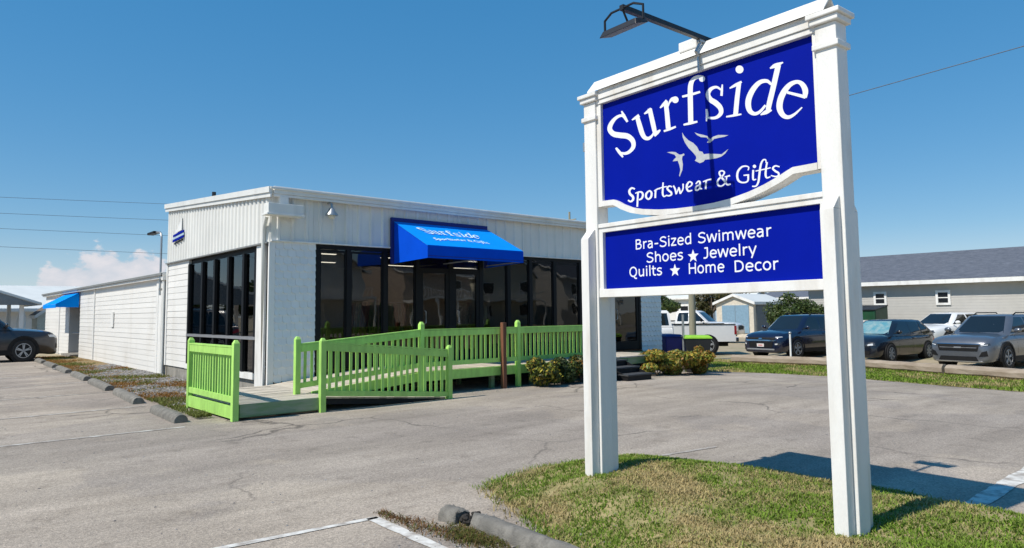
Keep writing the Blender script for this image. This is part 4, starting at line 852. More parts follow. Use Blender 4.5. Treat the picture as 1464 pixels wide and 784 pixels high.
for x in ((a0+a1)/2,): MB().hexa([(x-.012, yb, zt), (x+.012, yb, zt), (x+.012, AYF, zf), (x-.012, AYF, zf), (x-.012, yb, zt+.0025), (x+.012, yb, zt+.0025), (x+.012, AYF, zf+.0025), (x-.012, AYF, zf+.0025)]).build('seam', 'awning_blue', canopy)
MB().beam((a0, AYF-.014, zv+.045), (a1, AYF-.014, zv+.045), .003, .012).build('hem_stitch', 'awning_edge', aw)
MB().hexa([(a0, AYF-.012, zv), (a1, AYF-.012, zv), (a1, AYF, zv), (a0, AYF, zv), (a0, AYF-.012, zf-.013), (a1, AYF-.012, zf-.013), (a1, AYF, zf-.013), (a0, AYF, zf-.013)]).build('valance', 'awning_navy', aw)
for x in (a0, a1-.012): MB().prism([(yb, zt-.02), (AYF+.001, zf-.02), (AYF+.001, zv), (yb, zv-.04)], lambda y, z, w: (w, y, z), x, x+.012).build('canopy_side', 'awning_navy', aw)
m = MB()
for x in (a0+.03, (a0+a1)/2, a1-.05):
    m.tube([(x, yb, zv), (x, AYF+.03, zv+.02)], .015, 6); m.tube([(x, AYF+.03, zv+.02), (x, AYF+.03, zf-.05), (x, yb, zt-.06)], .015, 6)
m.build('support_frame', 'alu', aw)
def flat_letters(ss, conv, fu, m):
    for k, st in enumerate(ss):
        if len(st) == 1:
            x, y, r = st[0]; pl = [conv((x+r*math.cos(t), y+r*math.sin(t))) for t in np.linspace(0, 2*math.pi, 10, endpoint=False)]; m.add([fu(*suv(p[0], p[1], .127), k) for p in pl], [tuple(range(10))]); continue
        c = crspline(st, 4); vs = []; n = len(c)
        for i, (x, y, ww) in enumerate(c):
            a, b = c[max(i-1, 0)], c[min(i+1, n-1)]; tx, ty = b[0]-a[0], b[1]-a[1]; l = math.hypot(tx, ty) or 1; nx, ny = -ty/l*ww*.6, tx/l*ww*.6
            for q in ((x+nx, y+ny), (x-nx, y-ny)): p = conv(q); vs.append(fu(*suv(p[0], p[1], .127), k))
        m.add(vs, [(2*i, 2*i+1, 2*i+3, 2*i+2) for i in range(n-1)])
slope = Vector((0, AYF-yb, zf-zt)).normalized(); nrm = Vector((0, slope.z, -slope.y)); nrm = nrm if nrm.z > 0 else -nrm
def aw_pt(xx, s, k): p = Vector((xx, yb, zt))+slope*s+nrm*(.005+.0002*k); return p
def f1(u, z, k):                                       # arc text straightened: baseline falls off both ends
    b = 2.955-.135*((u-1.28)/.80)**2; return aw_pt(a0+.50+(u-.38)/(2.10-.38)*1.46, .75-(z-b)*.92, k)
def f2(u, z, k): return aw_pt(a0+.48+(u-.50)/(1.90-.50)*1.50, 1.10-(z-(2.475+.07*((u-1.13)/.75)**2-.07))*1.15, k)
m = MB(); flat_letters(SURF, c1, f1, m); flat_letters(SIDE, c2, f1, m); m.build('title_lettering', 'awning_letter', canopy, fix=False)
m = MB(); flat_letters(SPW, c3, f2, m); flat_letters(GIFT, c4, f2, m); m.build('subtitle_lettering', 'awning_letter', canopy, fix=False)

# ================================================================== LOW REAR WING
wg = thing('low_wing', 'long low white clapboard wing behind the ribbed metal shop', 'building', (8, 30, 0))
WT = 2.66
w1 = box('wing_wall', 'white_siding', wg, X0+.03, X0+.14, Y1+.12, 32.35, -.1, WT)
lap(w1, X0+.029, 21.25, 29.5, .02, 2.60, 17, 5); lap(w1, X0+.029, 29.62, 32.34, .02, 2.60, 17, 6)
box('batten', 'white_trim', w1, X0-.02, X0+.028, 29.5, 29.62, -.02, 2.6); box('batten', 'white_trim', w1, X0-.02, X0+.028, 21.05, 21.25, -.02, 2.6); box('batten', 'white_trim', w1, X0-.01, X0+.028, Y1+.12, 21.05, -.02, 2.6)
box('louvre', 'white_trim', w1, X0-.02, X0+.0, 26.4, 26.75, 1.25, 1.75)
w2 = box('wing_wall', 'white_siding', wg, X0+.03, X0+.14, 34.6, 41, -.1, WT); lap(w2, X0+.029, 34.6, 36.9, .02, 2.60, 17, 7); lap(w2, X0+.029, 37.0, 41, .02, 2.60, 17, 8); box('batten', 'white_trim', w2, X0-.02, X0+.028, 36.9, 37.0, -.02, 2.6)
dr = box('door_recess', 'shade_black', wg, X0+1.2, X0+1.3, 32.35, 34.6, -.1, WT); box('recess_side', 'white_siding', wg, X0+.14, X0+1.2, 34.6, 34.7, -.1, WT); box('recess_side', 'shade_black', wg, X0+.14, X0+1.2, 32.25, 32.35, -.1, WT); box('recess_header', 'white_siding', wg, X0+.03, X0+.14, 32.35, 34.6, 2.1, WT); box('step', 'concrete', wg, X0-.25, X0+.9, 32.5, 34.5, -.05, .12)  # recess back and one side blackened to stand for its shade
MB().tube([(X0+.1, 32.6, .95), (X0+.1, 34.3, .95)], .02, 6).build('hand_rail', 'alu', wg)
m = MB(); m.hexa([(X0-.12, Y1+.07, WT), (13, Y1+.07, WT+.15), (13, 41.2, WT+.15), (X0-.12, 41.2, WT), (X0-.12, Y1+.07, WT+.10), (13, Y1+.07, WT+.28), (13, 41.2, WT+.28), (X0-.12, 41.2, WT+.10)]); m.build('wing_roof', 'white_roof', wg)
box('drip_edge', 'grey_soffit', wg, X0-.16, X0-.121, Y1+.07, 41.2, WT+.02, WT+.085); box('soffit_board', 'white_trim', wg, X0-.11, X0+.0285, Y1+.12, 41.2, 2.605, 2.659)
box('rear_wall', 'white_siding', wg, 12.8, 12.95, Y1, 41, -.1, WT+.12); box('end_wall', 'white_siding', wg, X0+.14, 12.8, 40.9, 41, -.1, WT+.12)
m = MB(); m.tube([(X0-.06, 20.36, 2.72), (X0-.06, 20.36, -.02)], .045, 8); m.box(X0-.12, X0+.0, 20.27, 20.45, 2.55, 2.72); m.build('downspout', 'white_metal', wg, smooth=50)
# blue awning over side door
a2 = thing('awning', 'small plain blue awning over the side door of the low wing', 'awning', (X0, 34, 2.1))
MB().prism([(X0-.02, 2.56), (X0-.80, 2.12), (X0-.80, 1.99), (X0-.02, 1.99)], lambda x, z, w: (x, w, z), 32.4, 32.412).build('canopy_side', 'awning_blue', a2)
MB().hexa([(X0-.81, 32.38, 2.11), (X0-.02, 32.38, 2.56), (X0-.02, 35.6, 2.56), (X0-.81, 35.6, 2.11), (X0-.81, 32.38, 2.122), (X0-.02, 32.38, 2.572), (X0-.02, 35.6, 2.572), (X0-.81, 35.6, 2.122)]).build('canopy_top', 'awning_blue', a2)
box('valance', 'awning_blue', a2, X0-.81, X0-.798, 32.38, 35.6, 1.97, 2.108); box('upper_flashing', 'awning_edge', a2, X0-.10, X0-.02, 32.3, 36.0, 2.585, 2.602)
# arm lamp on conduit
al = thing('lamp_post', 'slim curved arm lamp fixed to the corner of the low wing', 'street lamp', (X0-.10, 21.2, 2.2))
p0 = onx(228, 440, X0-.10); Yl = p0.y
MB().tube([(X0-.10, Yl, 2.15), (X0-.10, Yl, 3.72), (X0-.10, Yl+.05, 3.83), (X0-.10, Yl+.2, 3.89), (X0-.10, Yl+.6, 3.92)], .028, 8).build('pole', 'galvanised', al, smooth=60)
box('lamp_head', 'black_plastic', al, X0-.19, X0-.01, Yl+.5, Yl+1.15, 3.88, 3.95, bevel=.02); box('wall_clip', 'galvanised', al, X0-.13, X0+.0, Yl-.03, Yl+.03, 2.28, 2.34); box('wall_clip', 'galvanised', al, X0-.13, X0+.0, Yl-.03, Yl+.03, 2.52, 2.58)
MB().tube([(X0-.05, Yl-.12, 2.2), (X0-.05, Yl-.12, 0)], .03, 6).build('conduit', 'galvanised', al)

# ================================================================== RAMP, DECK, RAILS
rp = thing('access_ramp', 'lime green timber access ramp with slatted railings in front of the shop', 'ramp', (8.5, 11.5, 0))
LZ = .24; YF, YR = 10.70, 11.52; DZ = .46; XT = 7.55
def dz2(x): return LZ+(DZ-LZ)*min(1, max(0, (x-5.30)/(XT-5.30)))
def dz1(x): return .02+(LZ-.02)*min(1, max(0, (7.85-x)/(7.85-5.30)))
def plank_set(parent, rects, zf, t=.03):
    r = random.Random(31)
    for (x0, x1, y0, y1) in rects:
        j = r.uniform(-.004, .004); MB().hexa([(x0, y0, zf(x0)-t+j), (x1, y0, zf(x1)-t+j), (x1, y1, zf(x1)-t+j), (x0, y1, zf(x0)-t+j), (x0, y0, zf(x0)+j), (x1, y0, zf(x1)+j), (x1, y1, zf(x1)+j), (x0, y1, zf(x0)+j)]).build('deck_board', 'deck_wood', parent)
land = MB(); land.box(3.90, 5.28, 10.74, 10.78, .03, LZ-.032); land.box(3.90, 5.28, 13.2, 13.25, .03, LZ-.032); land.box(3.90, 3.95, 10.785, 13.195, .03, LZ-.032); land.box(5.22, 5.28, 10.785, 13.195, .03, LZ-.032)
land = land.build('landing_frame', 'green_weathered', rp)
n = 17; plank_set(land, [(3.87, 5.298, 10.74+k*(13.28-10.74)/n+.004, 10.74+(k+1)*(13.28-10.74)/n-.004) for k in range(n)], lambda x: LZ)
m = MB(); m.beam((5.30, YR-.02, LZ-.075), (XT, YR-.02, DZ-.085), .04, .10); m.beam((5.3, 13.2, LZ-.08), (XT, 13.2, DZ-.08), .04, .08); m.box(XT+.002, 15.2, YR-.04, YR, DZ-.20, DZ-.035); m.box(XT, 17.2, 13.1, 13.15, DZ-.16, DZ-.035)
for x in np.arange(8.3, 12.4, 1.15): m.box(x, x+.09, YR+.02, YR+.11, G(x, YR)-.05, DZ-.205); m.box(x, x+.09, 12.7, 12.79, G(x, YR)-.05, DZ-.205)
fr2 = m.build('deck_frame', 'green_weathered', rp)
n = 16; plank_set(fr2, [(5.302+k*(XT-5.302)/n+.003, 5.302+(k+1)*(XT-5.302)/n-.003, YR-.05, 13.28) for k in range(n)], dz2)
n = 54; plank_set(fr2, [(XT+k*(15.2-XT)/n+.003, XT+(k+1)*(15.2-XT)/n-.003, YR-.05, 13.28) for k in range(n)], lambda x: DZ)
box('fascia_board', 'green_paint', fr2, XT+.05, 12.45, YR-.092, YR-.052, DZ-.19, DZ-.012)
MB().beam((5.4, YR-.072, LZ-.06), (XT+.045, YR-.072, DZ-.10), .038, .16).build('fascia_board', 'green_paint', fr2)
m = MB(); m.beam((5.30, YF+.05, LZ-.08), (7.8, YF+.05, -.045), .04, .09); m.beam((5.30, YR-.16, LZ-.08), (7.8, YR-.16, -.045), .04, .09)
fr1 = m.build('ramp_frame', 'shade_black', rp); n = 18; plank_set(fr1, [(5.302+k*(7.85-5.302)/n+.003, 5.302+(k+1)*(7.85-5.302)/n-.003, YF+.02, YR-.10) for k in range(n)], dz1, .028)  # frame blackened to paint the shade beneath the ramp boards
box('fascia_board', 'green_weathered', land, 3.90, 5.19, YF-.005, YF+.034, .045, LZ-.006)
def post(parent, x, y, z0, z1, s=.092):
    h = s/2; m = MB(); m.box(x-h, x+h, y-h, y+h, z0, z1-.05); m.hexa([(x-h, y-h, z1-.05), (x+h, y-h, z1-.05), (x+h, y+h, z1-.05), (x-h, y+h, z1-.05), (x-h*.45, y-h*.45, z1), (x+h*.45, y-h*.45, z1), (x+h*.45, y+h*.45, z1), (x-h*.45, y+h*.45, z1)]); return m.build('post', 'green_paint', parent, bevel=.003)
def railing(a, b, za, zb, foot_a, foot_b, n, side=(0, -1)):
    """top rail from a to b, its top at za/zb; bottom rail foot_a/foot_b above ground"""
    a, b = Vector((*a, 0)), Vector((*b, 0)); d = (b-a).normalized(); s = Vector((*side, 0))
    def pt(t, z, o=0): q = a.lerp(b, t)+s*o; return (q.x, q.y, z)
    tr = MB().beam(pt(0, za-.06, .02), pt(1, zb-.06, .02), .038, .115).build('railing', 'green_paint', rp, bevel=.003)
    MB().beam(pt(0, za+.013, .0), pt(1, zb+.013, .0), .088, .024).build('cap_rail', 'green_paint', tr)
    MB().beam(pt(0, foot_a+.045, .02), pt(1, foot_b+.045, .02), .038, .088).build('bottom_rail', 'green_paint', tr)
    for k in range(n):
        t = (k+.75)/(n+.5); q = a.lerp(b, t)-s*.018+d*BR.uniform(-.007, .007); z1 = za+(zb-za)*t-.012; z0 = foot_a+(foot_b-foot_a)*t+.004; ln = d*BR.uniform(-.007, .007)-s*BR.uniform(0, .004); hw = .019+BR.uniform(-.0015, .0015)
        MB().beam((q.x, q.y, z0), (q.x+ln.x, q.y+ln.y, z1), .036, 2*hw, (d.x, d.y, 0)).build('baluster', 'green_paint', tr)
    return tr
BR = random.Random(77)
# gate panel at the left end
gp = railing((3.83, 10.76), (3.83, 12.80), 1.085, 1.085, .27, .27, 16, (-1, 0)); post(gp, 3.83, 10.71, -.03, 1.20); post(gp, 3.83, 12.85, -.03, 1.20); box('skirt_board', 'green_paint', gp, 3.79, 3.828, 10.76, 12.80, .035, .215)
# lower run, front side
g1 = railing((5.26, YF-.02), (7.68, YF-.02), 1.10, .885, .255, .045, 19); post(g1, 5.21, YF-.03, -.03, 1.19); post(g1, 7.73, YF-.03, -.03, .985)
# upper run
g2 = railing((5.16, YR-.11), (7.56, YR-.11), 1.06, 1.245, .335, .545, 19); post(g2, 5.11, YR-.11, LZ-.02, 1.205); post(g2, 7.61, YR-.11, .0, 1.415)
g3 = railing((7.66, YR-.11), (10.04, YR-.11), 1.245, 1.245, .545, .545, 19); post(g3, 10.09, YR-.11, .0, 1.415)
g4 = railing((10.14, YR-.11), (12.42, YR-.11), 1.245, 1.245, .545, .545, 18); post(g4, 12.47, YR-.11, .0, 1.415)
# steps at the right end
sp = thing('porch_steps', 'three dark grey steps up to the deck beside the yellow-green bushes', 'steps', (13.0, 11, 0))
for k in range(3):
    y = 10.42+k*.37; z = .135+k*.14; o = box('tread', 'dark_tread', sp, 12.55, 13.45, y, y+.40, z-.035, z, bevel=.005); box('riser', 'black_plastic', sp, 12.59, 13.41, y+.03, y+.06, z-.135 if k else -.03, z-.036)
MB().prism([(10.45, -.03), (10.45, .09), (10.82, .23), (11.19, .37), (11.42, .37), (11.42, -.03)], lambda y, z, w: (w, y, z), 12.57, 12.588).build('stringer', 'black_plastic', sp); MB().prism([(10.45, -.03), (10.45, .09), (10.82, .23), (11.19, .37), (11.42, .37), (11.42, -.03)], lambda y, z, w: (w, y, z), 13.412, 13.43).build('stringer', 'black_plastic', sp)
bp = tag(MB().box(9.553, 9.648, 11.26, 11.355, -.05, 1.37).build('wooden_post', 'brown_wood', bevel=.006), 'reddish brown square wooden post standing in front of the green railing', 'post')
# shrubs
YB = [tuple(min(.9, c*1.5) for c in q) for q in YEL]
bush('shrub', 'dark shrub with yellow tips under the railing right of brown post', 10.45, 10.95, (.56, .42), .72, DKG+YB[:4], 1, 6500, .045); bush('shrub', 'dark leafy shrub between the two yellow tipped shrubs', 11.05, 11.05, (.52, .38), .60, DKG+MIDG, 2, 5500, .045)
bush('shrub', 'shrub with orange yellow tips nearest the sign post under railing', 11.65, 10.95, (.56, .42), .74, DKG+YB[2:6], 3, 6500, .045); bush('shrub', 'dark low shrub at the far end of the railing', 12.2, 11.0, (.42, .36), .60, DKG+MIDG, 4, 4000, .045)
bush('shrub', 'yellow-green rounded bush beside the dark steps', 14.75, 11.25, (.72, .55), .72, YB, 5, 9500, .05); bush('shrub', 'yellow-green bush in the middle of the row beside steps', 15.55, 11.2, (.72, .55), .70, YB, 6, 9500, .05); bush('shrub', 'taller orange tinted bush next to the black bin', 16.3, 11.2, (.66, .55), .80, YB+[(.50, .26, .04), (.46, .22, .03)], 7, 9500, .05)

# ================================================================== BINS, POSTS, TIMBERS
def cart(label, x, y, rot, body, lid, scale=1):
    t = thing('wheeled_bin', label, 'bin', (x, y, G(x, y)), rot); m = MB(); k = scale
    def hx(a, b, z0, z1): return [(-a[0], -a[1], z0), (a[0], -a[1], z0), (a[0], a[1], z0), (-a[0], a[1], z0), (-b[0], -b[1], z1), (b[0], -b[1], z1), (b[0], b[1], z1), (-b[0], b[1], z1)]
    m.hexa(hx((.22*k, .24*k), (.29*k, .34*k), .06, .93*k)); m.build('tub', body, t, local=True, bevel=.02)
    m = MB(); m.box(-.31*k, .31*k, -.37*k, .37*k, .931*k, .965*k); m.hexa([(-.31*k, -.37*k, .9655*k), (.31*k, -.37*k, .9655*k), (.31*k, .37*k, .9655*k), (-.31*k, .37*k, .9655*k), (-.24*k, -.30*k, 1.02*k), (.24*k, -.30*k, 1.02*k), (.24*k, .32*k, 1.03*k), (-.24*k, .32*k, 1.03*k)]); l = m.build('lid', lid, t, local=True, bevel=.012)
    MB().tube([(-.22*k, .42*k, .98*k), (.22*k, .42*k, .98*k)], .018, 6).build('handle', body, t, local=True)
    for s in (-1, 1): MB().lathe([(0, -.03), (.11, -.03), (.125, -.01), (.125, .03), (.0, .03)], lambda a, b, h, s=s: (s*.25*k+h*s, .25*k+a, .125+b), 16).build('wheel', 'tyre', t, local=True)
    return t
cart('black wheeled bin with lime green lid by the bushes', 17.25, 11.75, R(40), 'bin_black', 'bin_lime', 1.03); cart('blue wheeled bin behind the bin with lime lid', 18.3, 13.55, R(-20), 'bin_blue', 'bin_blue', 1.05); cart('second blue wheeled bin partly behind the lime lidded bin', 18.9, 13.15, R(15), 'bin_blue', 'bin_blue', 1.0)
tag(MB().tube([(17.0, 12.05, G(17, 12)-.05), (17.0, 12.05, 1.48)], .035, 8).build('metal_post', 'galvanised', smooth=50), 'thin grey metal post behind the bushes beside the bins', 'post')
o = onz(1131, 513, -.27); pp = thing('metal_post', 'thin pale pipe with rounded cap in front of the navy SUV', 'post', (23.55, 12.25, -.27))
px_, py_ = 23.7, 12.32; MB().tube([(px_, py_, -.3), (px_, py_, .75)], .033, 8).build('pipe', 'white_trim', pp, smooth=50); MB().sphere((px_, py_, .78), (.055, .055, .05)).build('cap', 'galvanised', pp, smooth=60)
up = thing('utility_pole', 'weathered wooden utility pole behind the bins', 'utility pole', (22.9, 15.8, -.27)); MB().tube([(22.9, 15.8, -.32), (22.93, 15.8, 4), (22.96, 15.8, 8.3)], [.135, .12, .10], 12).build('shaft', 'pole_wood', up, smooth=50); MB().beam((22.2, 16.3, 7.9), (23.7, 15.3, 7.9), .1, .12).build('crossarm', 'pole_wood', up)
def timber(x0, y0, x1, y1, label, seed):
    m = MB(); r = random.Random(seed); n = 10; vs = []
    d = Vector((x1-x0, y1-y0)).normalized(); nn = Vector((-d.y, d.x)); k = 8
    for i in range(n+1):
        p = Vector((x0, y0)).lerp(Vector((x1, y1)), i/n); z = G(p.x, p.y)
        for j in range(k):
            t = 2*math.pi*(j+.5)/k; q = p+nn*.14*math.cos(t)*1.05; vs.append((q.x+r.uniform(-.008, .008), q.y, z+.14+.15*math.sin(t)*1.05+r.uniform(-.01, .01)))
    fs = [(i*k+j, i*k+(j+1) % k, (i+1)*k+(j+1) % k, (i+1)*k+j) for i in range(n) for j in range(k)]+[tuple(range(k)), tuple(n*k+j for j in range(k))]
    tag(m.add(vs, fs).build('timber_beam', 'grey_timber'), label, 'timber beam', 'timber beams in front of the parked cars')
timber(22.55, 13.9, 22.95, 9.9, 'weathered grey timber beam lying before the navy SUV', 1); timber(22.95, 9.8, 22.1, 7.0, 'weathered timber beam lying before the black hatchback', 2); timber(22.05, 6.9, 21.0, 3.6, 'weathered timber beam lying before the grey SUV', 3)

# ================================================================== VEHICLES
def loft(stations, prof, crown=.03):
    m = MB(); k = len(prof); vs = []
    for (x, hw, zb, zt) in stations:
        half = [(fy*hw, zb+fz*(zt-zb)) for fy, fz in prof]
        ring = [(-y, z) for y, z in half] + [(y, z) for y, z in reversed(half)]
        vs += [(x, y, z) for y, z in ring]
    K = 2*k; fs = []
    for i in range(len(stations)-1):
        for j in range(K): fs.append((i*K+j, i*K+(j+1) % K, (i+1)*K+(j+1) % K, (i+1)*K+j))
    fs += [tuple(range(K)), tuple((len(stations)-1)*K+j for j in range(K))]
    return m.add(vs, fs)
PROF = [(0, 0), (.80, 0), (.93, .05), (.985, .18), (1.0, .42), (.995, .60), (.98, .74), (.945, .86), (.88, .95), (.6, 1.01), (.0, 1.04)]
def wheel(t, x, y, r, w, side, rim='rim', spokes=5):
    o = MB().lathe([(r*.62, -w/2), (r*.9, -w/2), (r*.985, -w*.36), (r, -w*.2), (r, w*.2), (r*.985, w*.36), (r*.9, w/2), (r*.66, w/2), (r*.62, w*.3)], lambda a, b, h: (x+a, y+side*h, r+b), 28).build('wheel', 'tyre', t, local=True, smooth=40)
    m = MB(); m.lathe([(0, w*.10), (r*.60, w*.10), (r*.64, w*.32), (r*.655, w*.47), (r*.61, w*.49), (r*.585, w*.36)], lambda a, b, h: (x+a, y+side*h, r+b), 28); m.build('rim_well', 'rim_dark', o, smooth=40, local=True)
    m = MB(); m.lathe([(r*.585, w*.36), (r*.61, w*.49), (r*.66, w*.48)], lambda a, b, h: (x+a, y+side*h, r+b), 28)
    for k in range(spokes):
        a = 2*math.pi*k/spokes+.3; ca, sa = math.cos(a), math.sin(a); wd = r*.10
        for off in (-.13, .13):
            c2_, s2_ = math.cos(a+off), math.sin(a+off); p = [(0, 0), (r*.60*c2_, r*.60*s2_)]; nx, ny = -sa*wd*.5, ca*wd*.5
            m.hexa([(x+p[0][0]-nx, y+side*w*.28, r+p[0][1]-ny), (x+p[0][0]+nx, y+side*w*.28, r+p[0][1]+ny), (x+p[1][0]+nx*.7, y+side*w*.34, r+p[1][1]+ny*.7), (x+p[1][0]-nx*.7, y+side*w*.34, r+p[1][1]-ny*.7), (x+p[0][0]-nx, y+side*w*.42, r+p[0][1]-ny), (x+p[0][0]+nx, y+side*w*.42, r+p[0][1]+ny), (x+p[1][0]+nx*.7, y+side*w*.44, r+p[1][1]+ny*.7), (x+p[1][0]-nx*.7, y+side*w*.44, r+p[1][1]-ny*.7)])
    m.build('rim', rim, o, local=True)
def bvh(*ms): 
    V = []; Fc = []
    for m in ms: k = len(V); V += [Vector(v) for v in m.v]; Fc += [tuple(i+k for i in f) for f in m.f]
    return BVHTree.FromPolygons(V, Fc)
def decal(t, tree_, quad, axis, name, mt, off=.008, nu=8, nv=4, parent=None, depth=.03, fallback=None):
    """panel hugging the bodywork; quad = 4 (a,b) corners in the plane facing axis"""
    ax = Vector(axis); vs = []; bk = []
    for j in range(nv+1):
        for i in range(nu+1):
            s, q = i/nu, j/nv; a = [(quad[0][c]*(1-s)+quad[1][c]*s)*(1-q)+(quad[3][c]*(1-s)+quad[2][c]*s)*q for c in (0, 1)]
            o = Vector((0, a[0], a[1]))+ax*6 if abs(ax.x) > .5 else Vector((a[0], 0, a[1]))+ax*6
            h = tree_.ray_cast(o, -ax)
            p = h[0] if h[0] is not None else (o-ax*(6-(fallback or 0)))
            vs.append(p+ax*off); bk.append(p-ax*depth)
    n = nu+1; N = len(vs); fs = [(j*n+i, j*n+i+1, (j+1)*n+i+1, (j+1)*n+i) for j in range(nv) for i in range(nu)]
    rim_ = [i for i in range(n)]+[j*n+nu for j in range(1, nv+1)]+[nv*n+i for i in range(nu-1, -1, -1)]+[j*n for j in range(nv-1, 0, -1)]
    m = MB(); m.add(vs+[bk[i] for i in rim_], fs+[(rim_[i], rim_[(i+1) % len(rim_)], N+(i+1) % len(rim_), N+i) for i in range(len(rim_))])
    return m.build(name, mt, parent or t, local=True, smooth=35)
def car(label, cat, loc, rot, paint, P, group=None, name='parked_car'):
    t = thing(name, label, cat, loc, rot, group); body = loft(P['st'], PROF); bo = body.build('body', paint, t, local=True, smooth=38)
    cb = MB(); hb, hr = P['hw_belt'], P['hw_roof']; zb, zr = P['zbelt'], P['zroof']; (xb, xr, xf, xc) = P['cab']     # rear base, rear roof, front roof, cowl
    # cabin as a lofted tumblehome: rings from rear to front in height slices
    ring = []
    for q in (0, .35, .7, .92, 1.0):
        z = zb-.06+(zr-zb+.06)*q; k = q if q < .93 else 1.0; in_ = .03 if q == 1.0 else 0; hw = hb+(hr-hb)*q**1.25-(.10 if q == 1.0 else .015 if q > .9 else 0)
        x0 = xb+(xr-xb)*q**1.15+(.14 if q == 1 else 0); x1 = xc+(xf-xc)*q**.96-(.16 if q == 1 else 0); z += -.012 if q == 1 else 0
        ring.append([(x0, -hw*.86, z), (x0+.10, -hw, z), ((x0+x1)/2, -hw*1.0, z+.0), (x1-.14, -hw*.985, z), (x1, -hw*.80, z), (x1+.05*(1-q), 0, z), (x1, hw*.80, z), (x1-.14, hw*.985, z), ((x0+x1)/2, hw, z), (x0+.10, hw, z), (x0, hw*.86, z), (x0-.03, 0, z)])
    vs = [p for g in ring for p in g]; n = 12; fs = [(i*n+j, i*n+(j+1) % n, (i+1)*n+(j+1) % n, (i+1)*n+j) for i in range(4) for j in range(n)]
    vs.append(((xr+xf)/2, 0, zr+.02)); fs += [(4*n+j, 4*n+(j+1) % n, len(vs)-1) for j in range(n)]
    cb.add(vs, fs); cab = cb.build('cabin', paint, t, local=True, smooth=50)
    tr = bvh(body, cb); tc_ = bvh(cb)
    zl, zh = zb+.03, zr-.085
    def xr_(z): q = (z-zb+.06)/(zr-zb+.06); return xb+(xr-xb)*q**1.15
    def xf_(z): q = (z-zb+.06)/(zr-zb+.06); return xc+(xf-xc)*q**.96
    # windshield and rear glass
    wb = hb*.80; wt = hr*.78; decal(t, tc_, [(-wb*1.0, zl+.0), (wb*1.0, zl+.0), (wt, zh+.03), (-wt, zh+.03)], (1, 0, 0), 'windshield', P.get('wmat', 'car_glass'), .007, 8, 6, fallback=xf)
    decal(t, tc_, [(-wb*.85, zl+.08), (wb*.85, zl+.08), (wt*.9, zh), (-wt*.9, zh)], (-1, 0, 0), 'rear_glass', 'car_glass', .007, 8, 5)
    # side windows split by pillars
    cuts = P['pillars']; pw = .045
    xs_lo = [xr_(zl)+P.get('cpil', .22)]+[c for c in cuts]+[xf_(zl)-.16]; xs_hi = [xr_(zh)+P.get('cpil', .22)]+[c for c in cuts]+[xf_(zh)-.17]
    for s in (-1, 1):
        for i in range(len(cuts)+1):
            a = pw if i else 0; b = pw if i < len(cuts) else 0; decal(t, tc_, [(xs_lo[i]+a, zl), (xs_lo[i+1]-b, zl), (xs_hi[i+1]-b, zh), (xs_hi[i]+a, zh)], (0, s, 0), 'side_window', 'car_glass', .006, 5, 4)
    # wheels and arches
    for x in P['axles']:
        for s in (-1, 1):
            y = s*(P['W']/2-.078); rr_ = P['r']
            MB().lathe([(0, .0), (rr_*1.15, 0), (rr_*1.15, .25), (0, .25)], lambda a, b, h, x=x, s=s: (x+a, s*(P['W']/2-.245+h), rr_+b*1.02), 28).build('wheel_arch', 'black_plastic', t, local=True)
            if P.get('clad'):
                m = MB(); m.lathe([(rr_*1.13, -.01), (rr_*1.13, .022), (rr_*1.30, .016), (rr_*1.30, -.05)], lambda a, b, h, x=x, s=s: (x+a, s*(P['W']/2+h), max(rr_+b*1.02, .22)), 28); m.build('arch_trim', P['clad'], t, local=True)
            wheel(t, x, y, rr_, .215, s, P.get('rim', 'rim'), P.get('sp', 5))
    if P.get('clad'):
        for s in (-1, 1): box('sill_trim', P['clad'], t, P['axles'][0]+P['r']*1.2, P['axles'][1]-P['r']*1.2, s*(P['W']/2-.03)-.035, s*(P['W']/2-.03)+.03, .22, .38, local=True)
    # front end
    for nm, q, mt, o in P['front']: decal(t, tr, q, (1, 0, 0), nm, mt, o, 10, 4)
    for nm, q, mt, o in P['front']:
        if nm == 'headlight': decal(t, tr, [(-a, b) for a, b in (q[1], q[0], q[3], q[2])], (1, 0, 0), nm, mt, o, 10, 4)
    for s in (-1, 1):
        o = MB().sphere((xc-.28, s*(P['W']/2+.09), zb+.10), (.06, .11, .075), 10, 6).build('mirror', P.get('mir', paint), t, local=True, smooth=60); box('mirror_arm', 'black_plastic', o, xc-.30, xc-.25, min(s*(hb-.02), s*(P['W']/2+.04)), max(s*(hb-.02), s*(P['W']/2+.04)), zb+.03, zb+.06, local=True)
        if P.get('rails'): MB().tube([(xr+.15, s*(hr-.07), zr-.03), (xr+.28, s*(hr-.07), zr+.05), (xf-.45, s*(hr-.07), zr+.055), (xf-.25, s*(hr-.07), zr-.03)], .02, 6).build('roof_rail', 'black_plastic', t, local=True)
        # door seams and handles
        for c in [xc-.45]+list(cuts)[-1:]+[xb+.45]: decal(t, tr, [(c-.006, .36), (c+.006, .36), (c+.006, zb-.05), (c-.006, zb-.05)], (0, s, 0), 'door_seam', 'black_plastic', .001, 1, 6, depth=.005)
        for c in (cuts[-1]-.06, xb+.75): decal(t, tr, [(c-.20, zb-.16), (c, zb-.16), (c, zb-.12), (c-.20, zb-.12)], (0, s, 0), 'door_handle', P.get('hnd', paint), .03, 3, 1)
        decal(t, tr, [(P['st'][0][0]+.05, zb-.30), (P['st'][0][0]+.30, zb-.30), (P['st'][0][0]+.22, zb-.08), (P['st'][0][0]+.05, zb-.08)], (0, s, 0), 'taillight', 'tail_red', .005, 2, 2)
    return t
